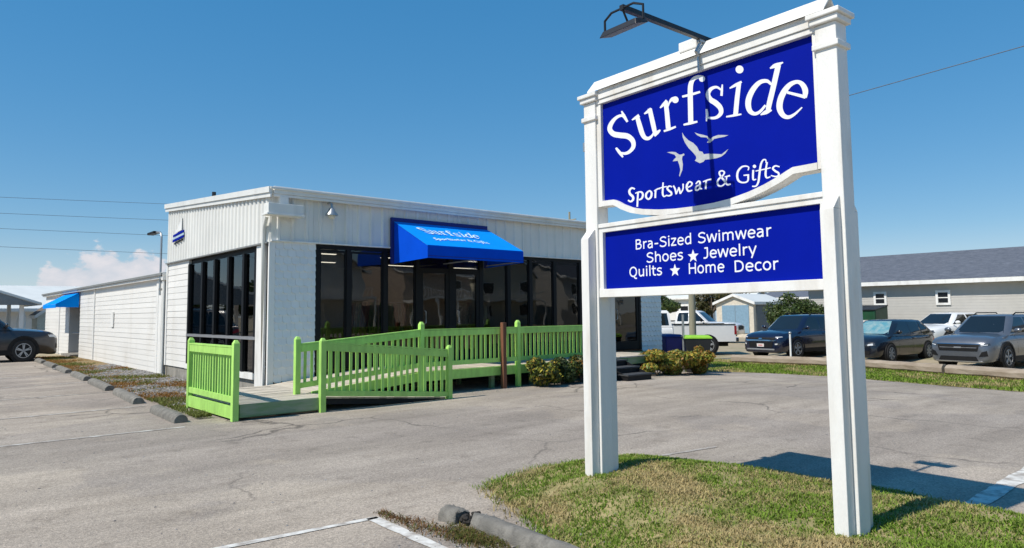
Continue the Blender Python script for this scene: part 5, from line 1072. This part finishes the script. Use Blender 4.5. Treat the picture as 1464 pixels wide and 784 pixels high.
SUV = dict(W=1.84, r=.36, hw_belt=.845, hw_roof=.64, zbelt=1.06, zroof=1.64, cab=(-2.16, -1.78, .30, 1.12), pillars=(-1.12, -.28), axles=(-1.38, 1.36), clad='black_plastic', rails=True, cpil=.30, sp=5,
           st=[(-2.32, .70, .52, .92), (-2.28, .80, .42, 1.02), (-2.15, .87, .34, 1.07), (-1.7, .915, .27, 1.08), (-.9, .92, .24, 1.07), (0, .92, .24, 1.06), (.8, .92, .24, 1.06), (1.2, .92, .24, 1.05), (1.6, .915, .25, 1.02), (1.95, .905, .23, .985), (2.12, .885, .21, .95), (2.24, .85, .205, .90), (2.32, .79, .21, .83), (2.365, .70, .23, .75), (2.38, .60, .27, .66)],
           front=[('grille', [(-.54, .56), (.54, .56), (.60, .76), (-.60, .76)], 'black_plastic', .012), ('grille_bar', [(-.60, .765), (.60, .765), (.62, .782), (-.62, .782)], 'chrome', .018), ('grille_bar', [(-.52, .655), (.52, .655), (.53, .668), (-.53, .668)], 'alu', .016), ('badge', [(-.10, .645), (.10, .645), (.10, .685), (-.10, .685)], 'alu', .03),
                  ('headlight', [(.60, .70), (.84, .74), (.82, .80), (.61, .765)], 'lamp_dark', .012), ('headlight', [(.64, .715), (.80, .745), (.79, .765), (.64, .74)], 'lamp_lens', .016), ('headlight', [(.58, .40), (.80, .42), (.78, .58), (.66, .54)], 'black_plastic', .012), ('bumper', [(-.56, .27), (.56, .27), (.50, .40), (-.50, .40)], 'black_plastic', .014), ('skid_plate', [(-.70, .225), (.70, .225), (.66, .262), (-.66, .262)], 'alu', .02)])
car('metallic grey SUV parked facing the lot at right edge', 'car', (26.7, 6.95, G(26.7, 6.9)), R(180-9), 'paint_grey', SUV, 'cars parked beyond the lot')
TB = dict(SUV); TB.update(W=1.80, hw_belt=.83, zroof=1.65, front=[('grille', [(-.60, .70), (.60, .70), (.66, .80), (-.66, .80)], 'black_plastic', .012), ('grille_bar', [(-.62, .655), (.62, .655), (.70, .705), (-.70, .705)], 'chrome', .02), ('badge', [(-.07, .735), (.07, .735), (.07, .775), (-.07, .775)], 'chrome', .03),
          ('headlight', [(.64, .79), (.84, .81), (.82, .835), (.64, .825)], 'lamp_lens', .012), ('headlight', [(.62, .50), (.80, .52), (.78, .60), (.62, .585)], 'lamp_dark', .012), ('headlight', [(.65, .52), (.74, .53), (.74, .575), (.65, .57)], 'lamp_lens', .016), ('grille', [(-.52, .42), (.52, .42), (.56, .62), (-.56, .62)], 'black_plastic', .012), ('licence_plate', [(-.16, .44), (.16, .44), (.16, .56), (-.16, .56)], 'plate', .022), ('plate_print', [(-.10, .48), (.10, .48), (.10, .515), (-.10, .515)], 'plate_red', .025), ('skid_plate', [(-.62, .32), (.62, .32), (.62, .37), (-.62, .37)], 'alu', .02)])
car('dark navy SUV parked facing the lot between sign posts', 'car', (27.6, 14.0, G(27.6, 13.9)), R(180-8), 'paint_navy', TB, 'cars parked beyond the lot')
HB = dict(W=1.79, r=.32, hw_belt=.83, hw_roof=.60, zbelt=.95, zroof=1.47, cab=(-2.02, -1.28, .26, 1.18), pillars=(-1.0, -.22), axles=(-1.30, 1.30), cpil=.24, sp=7, wmat='windshield_reflection',
          st=[(-2.10, .66, .45, .80), (-2.06, .76, .36, .90), (-1.92, .84, .28, .96), (-1.5, .885, .21, .97), (-.7, .895, .19, .96), (.1, .895, .19, .95), (.9, .895, .19, .95), (1.25, .89, .19, .94), (1.6, .87, .20, .90), (1.82, .855, .19, .85), (1.96, .825, .175, .79), (2.06, .76, .18, .72), (2.11, .66, .20, .64), (2.125, .56, .25, .56)],
          front=[('grille', [(-.36, .58), (.36, .58), (.40, .66), (-.40, .66)], 'black_plastic', .01), ('badge', [(-.06, .60), (.06, .60), (.06, .66), (-.06, .66)], 'chrome', .02), ('headlight', [(.44, .57), (.76, .60), (.73, .69), (.46, .645)], 'lamp_dark', .012), ('headlight', [(.52, .59), (.70, .61), (.69, .67), (.53, .645)], 'lamp_lens', .016), ('bumper', [(-.58, .28), (.58, .28), (.60, .42), (-.60, .42)], 'black_plastic', .012), ('licence_plate', [(-.15, .46), (.15, .46), (.15, .54), (-.15, .54)], 'black_plastic', .015)])
car('black hatchback with pale bluish reflection coloured into its windshield', 'car', (27.3, 10.55, G(27.3, 10)), R(180-7), 'paint_black', HB, 'cars parked beyond the lot')
SD = dict(W=1.82, r=.33, hw_belt=.83, hw_roof=.58, zbelt=.94, zroof=1.44, cab=(-1.75, -.95, .35, 1.20), pillars=(-.95, -.12), axles=(-1.38, 1.36), cpil=.40, sp=9,
          st=[(-2.38, .66, .45, .86), (-2.33, .78, .36, .96), (-2.15, .86, .28, .99), (-1.6, .90, .21, .98), (-.8, .91, .19, .95), (.1, .91, .19, .94), (.95, .91, .19, .94), (1.35, .90, .19, .92), (1.75, .88, .20, .87), (2.05, .85, .19, .81), (2.22, .81, .18, .75), (2.33, .73, .19, .68), (2.38, .63, .21, .61), (2.395, .54, .26, .54)],
          front=[('grille', [(-.40, .40), (.40, .40), (.46, .56), (-.46, .56)], 'black_plastic', .012), ('headlight', [(.48, .58), (.82, .64), (.76, .74), (.50, .66)], 'lamp_dark', .012), ('bumper', [(-.62, .26), (.62, .26), (.60, .34), (-.60, .34)], 'black_plastic', .012), ('badge', [(-.06, .60), (.06, .60), (.06, .65), (-.06, .65)], 'chrome', .02)])
car('white sedan parked on grass by grey house, half hidden by grey SUV', 'car', (33.6, 10.4, G(33.3, 10.3)), R(180-16), 'paint_white', SD, 'cars parked beyond the lot')
CM = dict(SUV); CM.update(zbelt=1.08, zroof=1.68, rim='rim', clad='black_plastic', front=SUV['front']+[('bumper_wing', [(.66, .36), (.80, .40), (.78, .62), (.70, .62)], 'chrome', .02), ('headlight', [(.56, .76), (.86, .78), (.84, .86), (.58, .84)], 'lamp_lens', .016)])
lc = car('charcoal SUV parked nose to the low wing at left edge', 'car', (2.05, 31.95, 0), R(0), 'paint_charcoal', CM); lc.scale = (1.04, 1.04, 1.12)
# pickups
def pickup(label, loc, rot, rimm='rim', e=0):
    t = thing('pickup_truck', label, 'pickup truck', loc, rot, 'white pickups parked behind the bins'); W = 2.0
    st = [(.62, .96, .45, 1.16), (.75, .985, .40, 1.20), (1.2, .99, .40, 1.20), (1.7, .985, .40, 1.19), (2.2, .97, .42, 1.17), (2.55, .94, .44, 1.13), (2.72, .88, .48, 1.06), (2.80, .80, .52, .98)]
    # cab and hood as one body from behind the doors to the nose
    st = [(-.95, .97, .42, 1.22), (-.9, .99, .40, 1.24)]+[(x, .99, .40, 1.23) for x in (-.3, .3)]+st[1:]
    body = loft(st, PROF); body.build('body', 'paint_white', t, local=True, smooth=38)
    cb = MB(); rg = []
    for q in (0, .5, .9, 1.0):
        z = 1.18+.72*q; hw = .90-.20*q**1.2-(.06 if q == 1 else 0); x0 = -.93+.12*q+(.05 if q == 1 else 0); x1 = 1.16-.80*q-(.08 if q == 1 else 0); rg.append([(x0, -hw, z), (x1-.1, -hw, z), (x1, -hw*.8, z), (x1+.03, 0, z), (x1, hw*.8, z), (x1-.1, hw, z), (x0, hw, z), (x0-.01, 0, z)])
    vs = [p for g in rg for p in g]; n = 8; cb.add(vs, [(i*n+j, i*n+(j+1) % n, (i+1)*n+(j+1) % n, (i+1)*n+j) for i in range(3) for j in range(n)]+[tuple(3*n+j for j in range(n))]); cb.build('cabin', 'paint_white', t, local=True, smooth=45); tc_ = bvh(cb); tr = bvh(body, cb)
    decal(t, tc_, [(-.72, 1.24), (.72, 1.24), (.58, 1.80), (-.58, 1.80)], (1, 0, 0), 'windshield', 'car_glass', .008, 6, 5); decal(t, tc_, [(-.7, 1.28), (.7, 1.28), (.58, 1.78), (-.58, 1.78)], (-1, 0, 0), 'rear_glass', 'car_glass', .008)
    for s in (-1, 1):
        decal(t, tc_, [(-.80, 1.26), (-.10, 1.26), (-.12, 1.78), (-.74, 1.78)], (0, s, 0), 'side_window', 'car_glass', .008); decal(t, tc_, [(.02, 1.26), (.92, 1.26), (.36, 1.78), (.02, 1.78)], (0, s, 0), 'side_window', 'car_glass', .008)
        MB().sphere((.78, s*1.12, 1.34), (.06, .11, .13), 8, 6).build('mirror', 'black_plastic', t, local=True, smooth=60)
        decal(t, tr, [(-.06, .5), (-.045, .5), (-.045, 1.2), (-.06, 1.2)], (0, s, 0), 'door_seam', 'black_plastic', .002, 1, 5, depth=.004)
        for x in (-1.95-e*.6, 1.62):
            MB().lathe([(0, 0), (.46, 0), (.46, .26), (0, .26)], lambda a, b, h, x=x, s=s: (x+a, s*(.745+h), .40+b), 24).build('wheel_arch', 'black_plastic', t, local=True); wheel(t, x, s*.90, .39, .25, s, rimm)
        box('bed_side', 'paint_white', t, -2.84-e, -.97, s*.99-.045 if s > 0 else s*.99-.0, s*.99+.0 if s > 0 else s*.99+.045, .55, 1.27, local=True); box('bed_rail', 'black_plastic', t, -2.84-e, -.97, s*.965-.05, s*.965+.05, 1.271, 1.30, local=True)
        box('taillight', 'tail_red', t, -2.875-e, -2.78-e, s*.93-.075, s*.93+.075, .86, 1.22, local=True)
    box('tailgate', 'paint_white', t, -2.86-e, -2.80-e, -.85, .85, .60, 1.26, local=True); box('bed_floor', 'black_plastic', t, -2.80-e, -.97, -.94, .94, .56, .62, local=True); box('bumper', 'chrome', t, -2.98-e, -2.88-e, -.92, .92, .52, .72, local=True, bevel=.02)
    for nm, q, mt, o in [('grille', [(-.52, .74), (.52, .74), (.55, 1.02), (-.55, 1.02)], 'black_plastic', .015), ('headlight', [(.58, .82), (.86, .84), (.84, 1.04), (.60, 1.02)], 'lamp_lens', .012), ('headlight', [(-.86, .84), (-.58, .82), (-.60, 1.02), (-.84, 1.04)], 'lamp_lens', .012), ('bumper', [(-.82, .52), (.82, .52), (.82, .70), (-.82, .70)], 'chrome', .03)]: decal(t, tr, q, (1, 0, 0), nm, mt, o, 8, 3)
    box('chassis', 'black_plastic', t, -2.6-e, 2.4, -.6, .6, .34, .52, local=True)
    return t
pickup('white pickup with dark grille facing right beyond the bins', (36.9, 25.3, G(36.6, 22)), R(-74)); pickup('nearer white pickup showing its bed and red tail light behind the bins', (25.0, 19.6, G(25, 19.6)), R(136), e=.75)

# ================================================================== RIGHT BACKGROUND: house, shed, dumpster, trees
def gable_house(name, label, x0, x1, y0, y1, z0, zw, zr, axis, wall, roofm, over=.35, group=None, cat='house', trim='white_trim'):
    t = thing(name, label, cat, ((x0+x1)/2, (y0+y1)/2, z0), 0, group)
    m = MB(); m.box(x0, x1, y0, y1, z0-.3, zw)
    if axis == 'y':
        xm = (x0+x1)/2
        for y in (y0, y1-.1): m.prism([(x0, zw), (x1, zw), (xm, zr-.05)], lambda x, z, w: (x, w, z), y+.002, y+.098)
        w = m.build('wall', wall, t); sl = (zr-zw)/(xm-x0)
        for s, xa in ((-1, x0-over), (1, x1+over)):
            ze = zw-sl*over; MB().hexa([(xa, y0-over, ze), (xm, y0-over, zr), (xm, y1+over, zr), (xa, y1+over, ze), (xa, y0-over, ze+.10), (xm, y0-over, zr+.10), (xm, y1+over, zr+.10), (xa, y1+over, ze+.10)]).build('roof', roofm, t)
            box('fascia', trim, t, min(xa, xa+s*.03)-.001, max(xa, xa+s*.03), y0-over, y1+over, ze-.10, ze+.085)
            box('soffit', trim, t, min(xa, xa-s*over), max(xa, xa-s*over), y0, y1, ze-.03, ze-.005)
        for y in (y0-over-.03, y1+over): MB().prism([(x0-over, zw-sl*over-.10), (xm, zr-.10), (x1+over, zw-sl*over-.10), (x1+over, zw-sl*over+.09), (xm, zr+.09), (x0-over, zw-sl*over+.09)], lambda x, z, w: (x, w, z), y, y+.028).build('rake_board', trim, t)
    else:
        ym = (y0+y1)/2
        for x in (x0, x1-.1): m.prism([(y0, zw), (y1, zw), (ym, zr-.05)], lambda y, z, w: (w, y, z), x+.002, x+.098)
        w = m.build('wall', wall, t); sl = (zr-zw)/(ym-y0)
        for s, ya in ((-1, y0-over), (1, y1+over)):
            ze = zw-sl*over; MB().hexa([(x0-over, ya, ze), (x1+over, ya, ze), (x1+over, ym, zr), (x0-over, ym, zr), (x0-over, ya, ze+.10), (x1+over, ya, ze+.10), (x1+over, ym, zr+.10), (x0-over, ym, zr+.10)]).build('roof', roofm, t); box('fascia', trim, t, x0-over, x1+over, min(ya, ya+s*.03), max(ya, ya+s*.03), ze-.10, ze+.085)
        for x in (x0-over-.03, x1+over): MB().prism([(y0-over, zw-sl*over-.10), (ym, zr-.10), (y1+over, zw-sl*over-.10), (y1+over, zw-sl*over+.09), (ym, zr+.09), (y0-over, zw-sl*over+.09)], lambda y, z, w: (w, y, z), x, x+.028).build('rake_board', trim, t)
    t['_w'] = 0; del t['_w']; return t, w
def win_x(t, x, y0, y1, z0, z1, tr=.11, s=-1):          # window on a wall facing -x
    f = MB(); a, b = (x-.05, x+.01)
    f.box(a, b, y0-tr, y1+tr, z1, z1+tr); f.box(a, b, y0-tr, y1+tr, z0-tr, z0); f.box(a, b, y0-tr, y0, z0, z1); f.box(a, b, y1, y1+tr, z0, z1); f.box(a+.01, b, y0, y1, (z0+z1)/2-.022, (z0+z1)/2+.022)
    w = f.build('window', 'white_trim', t); box('pane', 'shade_pane', w, x-.025, x-.005, y0, y1, z0, z1); return w
def win_y(t, y, x0, x1, z0, z1, tr=.11):
    f = MB(); a, b = (y-.05, y+.01); f.box(x0-tr, x1+tr, a, b, z1, z1+tr); f.box(x0-tr, x1+tr, a, b, z0-tr, z0); f.box(x0-tr, x0, a, b, z0, z1); f.box(x1, x1+tr, a, b, z0, z1); f.box(x0, x1, a+.01, b, (z0+z1)/2-.022, (z0+z1)/2+.022)
    w = f.build('window', 'white_trim', t); box('pane', 'shade_pane', w, x0, x1, y-.025, y-.005, z0, z1); return w
HX = 36.0
hs, hw_ = gable_house('house', 'long grey sided house with slate blue shingle roof behind the parked cars', HX, HX+9.2, -2.0, 17.6, -.02, 2.95, 4.42, 'y', 'house_siding', 'roof_shingle', .42)
m = MB(); n = 22
for k in range(n):
    z = .05+k*(2.86-.05)/n; h = (2.86-.05)/n; m.hexa([(HX-.013, -2, z), (HX-.001, -2, z), (HX-.001, 17.6, z), (HX-.013, 17.6, z), (HX-.006, -2, z+h), (HX-.001, -2, z+h), (HX-.001, 17.6, z+h), (HX-.006, 17.6, z+h)])
kind(m.build('siding', 'house_siding', hs), 'stuff')
m = MB(); sl = (4.42-2.95)/4.6                          # courses of roof shingles as real steps
for k in range(26):
    xa = HX-.42+k*5.02/26; xb_ = xa+5.02/26+.02; za = 2.95-sl*.42+sl*(xa-HX+.42)+.10; zb_ = 2.95-sl*.42+sl*(xb_-HX+.42)+.10
    m.hexa([(xa, -2.42, za), (xb_, -2.42, zb_), (xb_, 18.02, zb_), (xa, 18.02, za), (xa, -2.42, za+.018), (xb_, -2.42, zb_+.004), (xb_, 18.02, zb_+.004), (xa, 18.02, za+.018)])
kind(m.build('roof_courses', 'roof_shingle', hs), 'stuff')
for (xa, ya), (xb_, yb_) in (((1252, 420.5), (1265, 434)), ((1341, 418.5), (1356, 433))):
    p, q = onx(xa, ya, HX-.03), onx(xb_, yb_, HX-.03); win_x(hs, HX-.02, q.y, p.y, q.z, p.z, .10)
# dumpster
dp = onx(1245, 470, 33.6)
dm = thing('dumpster', 'dark green dumpster standing against the grey house', 'dumpster', (33.6, 14.05, G(33.6, 14)))
dy0, dy1, dx0, dx1, dz_ = 13.1, 15.0, 33.0, 34.4, G(33.6, 14)
m = MB(); m.hexa([(dx0+.15, dy0, dz_+.08), (dx1, dy0, dz_+.08), (dx1, dy1, dz_+.08), (dx0+.15, dy1, dz_+.08), (dx0, dy0, dz_+1.55), (dx1, dy0, dz_+1.75), (dx1, dy1, dz_+1.75), (dx0, dy1, dz_+1.55)]); m.build('tub', 'dumpster_green', dm, bevel=.03)
for y in (dy0+.02, (dy0+dy1)/2, dy1-.1): box('rib', 'dumpster_green', dm, dx0-.03, dx0+.14, y, y+.08, dz_+.1, dz_+1.5)
MB().hexa([(dx0-.05, dy0-.03, dz_+1.56), (dx1, dy0-.03, dz_+1.76), (dx1, dy1+.03, dz_+1.76), (dx0-.05, dy1+.03, dz_+1.56), (dx0-.05, dy0-.03, dz_+1.60), (dx1, dy0-.03, dz_+1.80), (dx1, dy1+.03, dz_+1.80), (dx0-.05, dy1+.03, dz_+1.60)]).build('lid', 'bin_black', dm)
for y in (13.35, 14.35): box('notice', 'plate', dm, dx0-.01, dx0+.06, y, y+.32, dz_+.85, dz_+1.12)
# shed
cxs, cys = 45.7, 26.4
sh, shw = gable_house('storage_shed', 'low cream shed with blue double doors and grey door behind pickup', cxs, cxs+4.3, cys, cys+3.0, -.1, 2.2, 2.75, 'x', 'shed_wall', 'white_roof', .18, cat='shed')
d_ = box('double_door', 'shed_blue', sh, cxs-.05, cxs-.002, cys+.35, cys+2.5, 0, 2.0); box('door_gap', 'shed_grey', d_, cxs-.055, cxs-.0505, cys+1.41, cys+1.44, 0, 2.0); box('roller_door', 'shed_grey', sh, cxs+.35, cxs+3.2, cys-.05, cys-.002, 0, 2.0)
tree('round_tree', 'dense dark green bushy tree in front of the grey house end', 33.6, 17.2, 2.75, 1.75, .35, MIDG, 3, 9000, .075, 22)
tree('tree', 'green tree rising behind the parked pickups left of utility pole', 44, 33.5, 3.6, 1.9, 1.2, MIDG, 5, 4000, .12); tree('tree', 'olive tree right of the utility pole behind pickup', 49, 32.0, 3.9, 1.8, 1.4, [(.10, .09, .03), (.14, .11, .035), (.06, .08, .02)], 6, 3500, .12)
tree('tree', 'olive brown tree just behind the cream shed', 56, 34.5, 4.2, 2.4, 1.2, [(.10, .08, .03), (.14, .10, .04), (.05, .07, .02)], 8, 3500, .13)
wh, _ = gable_house('house', 'far white house glimpsed between the trees behind pickups', 66, 74, 44, 54, -.1, 3.2, 4.6, 'y', 'white_siding', 'white_roof', .4); win_x(wh, 66, 46, 47, 1, 2.2); win_x(wh, 66, 50, 51, 1, 2.2)
ph, _ = gable_house('house', 'small pale blue house far behind the pickup', 62, 67, 36.5, 40, -.1, 2.6, 3.6, 'y', 'pale_blue', 'white_roof', .3)
gh, _ = gable_house('house', 'dark roofed house whose eave shows above the cream shed', 58, 68, 22, 33, -.1, 2.7, 3.6, 'y', 'house_siding', 'roof_shingle', .4)
# ================================================================== LEFT BACKGROUND
cp = thing('carport', 'open gabled white carport at left edge beyond the dark vehicle', 'carport', (-.8, 46, 0))
cx_, ez, rz_, y0c, y1c = -.9, 2.25, 4.5, 43.0, 49.5
for s in (-1, 1):
    xe = cx_+s*6.4; MB().hexa([(xe, y0c, ez), (cx_, y0c, rz_), (cx_, y1c, rz_), (xe, y1c, ez), (xe, y0c, ez+.12), (cx_, y0c, rz_+.12), (cx_, y1c, rz_+.12), (xe, y1c, ez+.12)]).build('roof', 'white_roof', cp)
    for y in (43.5, 49): box('post', 'white_trim', cp, cx_+s*5.6-.09, cx_+s*5.6+.09, y-.09, y+.09, -.05, ez+.26)
for y in (y0c+.01,): MB().prism([(cx_-6.3, ez+.0), (cx_+6.3, ez+.0), (cx_, rz_-.02)], lambda x, z, w: (x, w, z), y, y+.06).build('shaded_gable', 'grey_soffit', cp)  # gable coloured grey to carry the shade on this face
wr = gable_house('long_building', 'long white roofed building beyond the carport', .5, 22, 52, 66, -.1, 2.2, 3.75, 'x', 'white_siding', 'white_roof', .5, cat='building')[0]
ks, _ = gable_house('kiosk', 'little cream kiosk with brown roof past the low wing', 5.65, 7.3, 45.6, 47.6, -.1, 1.75, 2.42, 'y', 'cream', 'brown_roof', .12, cat='kiosk'); win_y(ks, 45.6, 6.2, 6.75, .75, 1.45, .07)
for i, (x, y, h, c) in enumerate(((-2, 96, 5.2, 4.2), (4.5, 99, 4.6, 3.9), (10, 104, 5.4, 4.4), (-9, 94, 5.5, 4.5), (16, 108, 5.0, 4.2))):
    tree('tree', ['dark tree in far tree line under the carport roof', 'dark tree in far tree line beside the kiosk', 'far dark tree hidden mostly by the kiosk', 'far dark tree beyond the left edge', 'far dark tree behind the long white roof'][i], x, y, h, c, .7, DKG, 40+i, 3500, .25, 18)
tag(MB().tube([(4.9, 45.2, 0), (4.9, 45.2, 1.6), (4.9, 45.2, 2.2)], [.22, .20, .08], 10).build('propane_tank', 'white_trim', smooth=50), 'slim white tank standing under the carport beside the kiosk', 'tank')
# overhead wires
def wire(a, b, sag, r, label, group):
    a, b = Vector(a), Vector(b); pts = []
    for k in range(25): t = k/24; p = a.lerp(b, t); p.z -= sag*4*t*(1-t); pts.append(p)
    tag(MB().tube(pts, r, 5).build('overhead_wire', 'wire', smooth=80), label, 'wire', group)
for i, (z0, z1) in enumerate(((10.39, 10.94), (9.26, 9.64), (8.19, 8.40), (6.92, 6.95))):
    p, q = Vector((4.95, 60, z0)), Vector((15.85, 60, z1)); d = q-p; wire(p-d*3.4, p+d*4.2, .35, .014, ['topmost of the four thin wires in the left sky', 'second thin wire from the top in the left sky', 'third thin wire from the top in the left sky', 'lowest of the four thin wires in the left sky'][i], 'wires across the left sky')
for s, x in ((-1, -33.2), (1, 61.8)):
    o = thing('utility_pole', ['', 'far wooden pole hidden behind the shop that carries the four wires', 'far wooden pole out of view to the left that carries four wires'][s], 'utility pole', (x, 60, 0)); MB().tube([(x, 60, -.3), (x, 60, 14)], [.18, .12], 10).build('shaft', 'pole_wood', o); MB().beam((x, 58.9, 13), (x, 61.1, 13), .1, .12).build('crossarm', 'pole_wood', o)
p, q = onx(1210, 138, 40), onx(1461, 67, 40); d = q-p; wire(p+(p-q)*1.0, q+d*2.2, .0, .024, 'single thin dark wire crossing the sky right of the sign', None)

# ================================================================== ACROSS THE STREET (seen in the shop glass)
cols_ = ['pale_blue', 'cream', 'white_siding', 'coral', 'cream', 'house_siding']
for i, (x, y, w) in enumerate(((8, -42, 9), (21, -40, 9), (33, -41, 10), (46, -39, 9), (59, -42, 10), (72, -40, 9))):
    hh, _ = gable_house('beach_house', ['pale blue', 'cream', 'white', 'coral', 'tall cream', 'grey'][i]+' beach house across the street, mirrored in the shop glass', x-w/2, x+w/2, y-10, y, 0, 6.6, 9.2, 'x' if i % 2 else 'y', cols_[i], 'roof_shingle', .5, 'beach houses across the street')
    for fx in (-.3, .3):
        for z in (1.2, 4.2):
            f = MB().box(x+fx*w-.7, x+fx*w+.7, y, y+.06, z, z+1.5).build('window', 'white_trim', hh); box('pane', 'shade_pane', f, x+fx*w-.6, x+fx*w+.6, y+.061, y+.07, z+.1, z+1.4)
    m = MB(); m.box(x-w/2, x+w/2, y+.07, y+2.2, 3.2, 3.4)
    for k in range(4): m.box(x-w/2+k*(w-.2)/3, x-w/2+k*(w-.2)/3+.2, y+2.0, y+2.2, 0, 3.2)
    m.build('balcony', 'white_trim', hh); m = MB(); m.box(x-w/2, x+w/2, y+2.1, y+2.16, 4.3, 4.4)
    for k in range(24): m.box(x-w/2+k*w/24, x-w/2+k*w/24+.06, y+2.1, y+2.16, 3.4, 4.3)
    m.build('balcony_rail', 'white_trim', hh)
for i, (x, y, h, c) in enumerate(((-14, 50, 5.5, 3.2), (-22, 58, 6.5, 4), (-31, 62, 6, 4), (-18, 74, 7, 4.5), (-8, 66, 6, 3.6), (-40, 48, 6, 4))):
    tree('tree', ['nearest', 'second', 'third', 'fourth', 'fifth', 'sixth'][i]+' green tree left of the car park, mirrored in the side window', x, y, h, c, 1.0, MIDG, 60+i, 2500, .3, 16, 'trees mirrored in the side window')
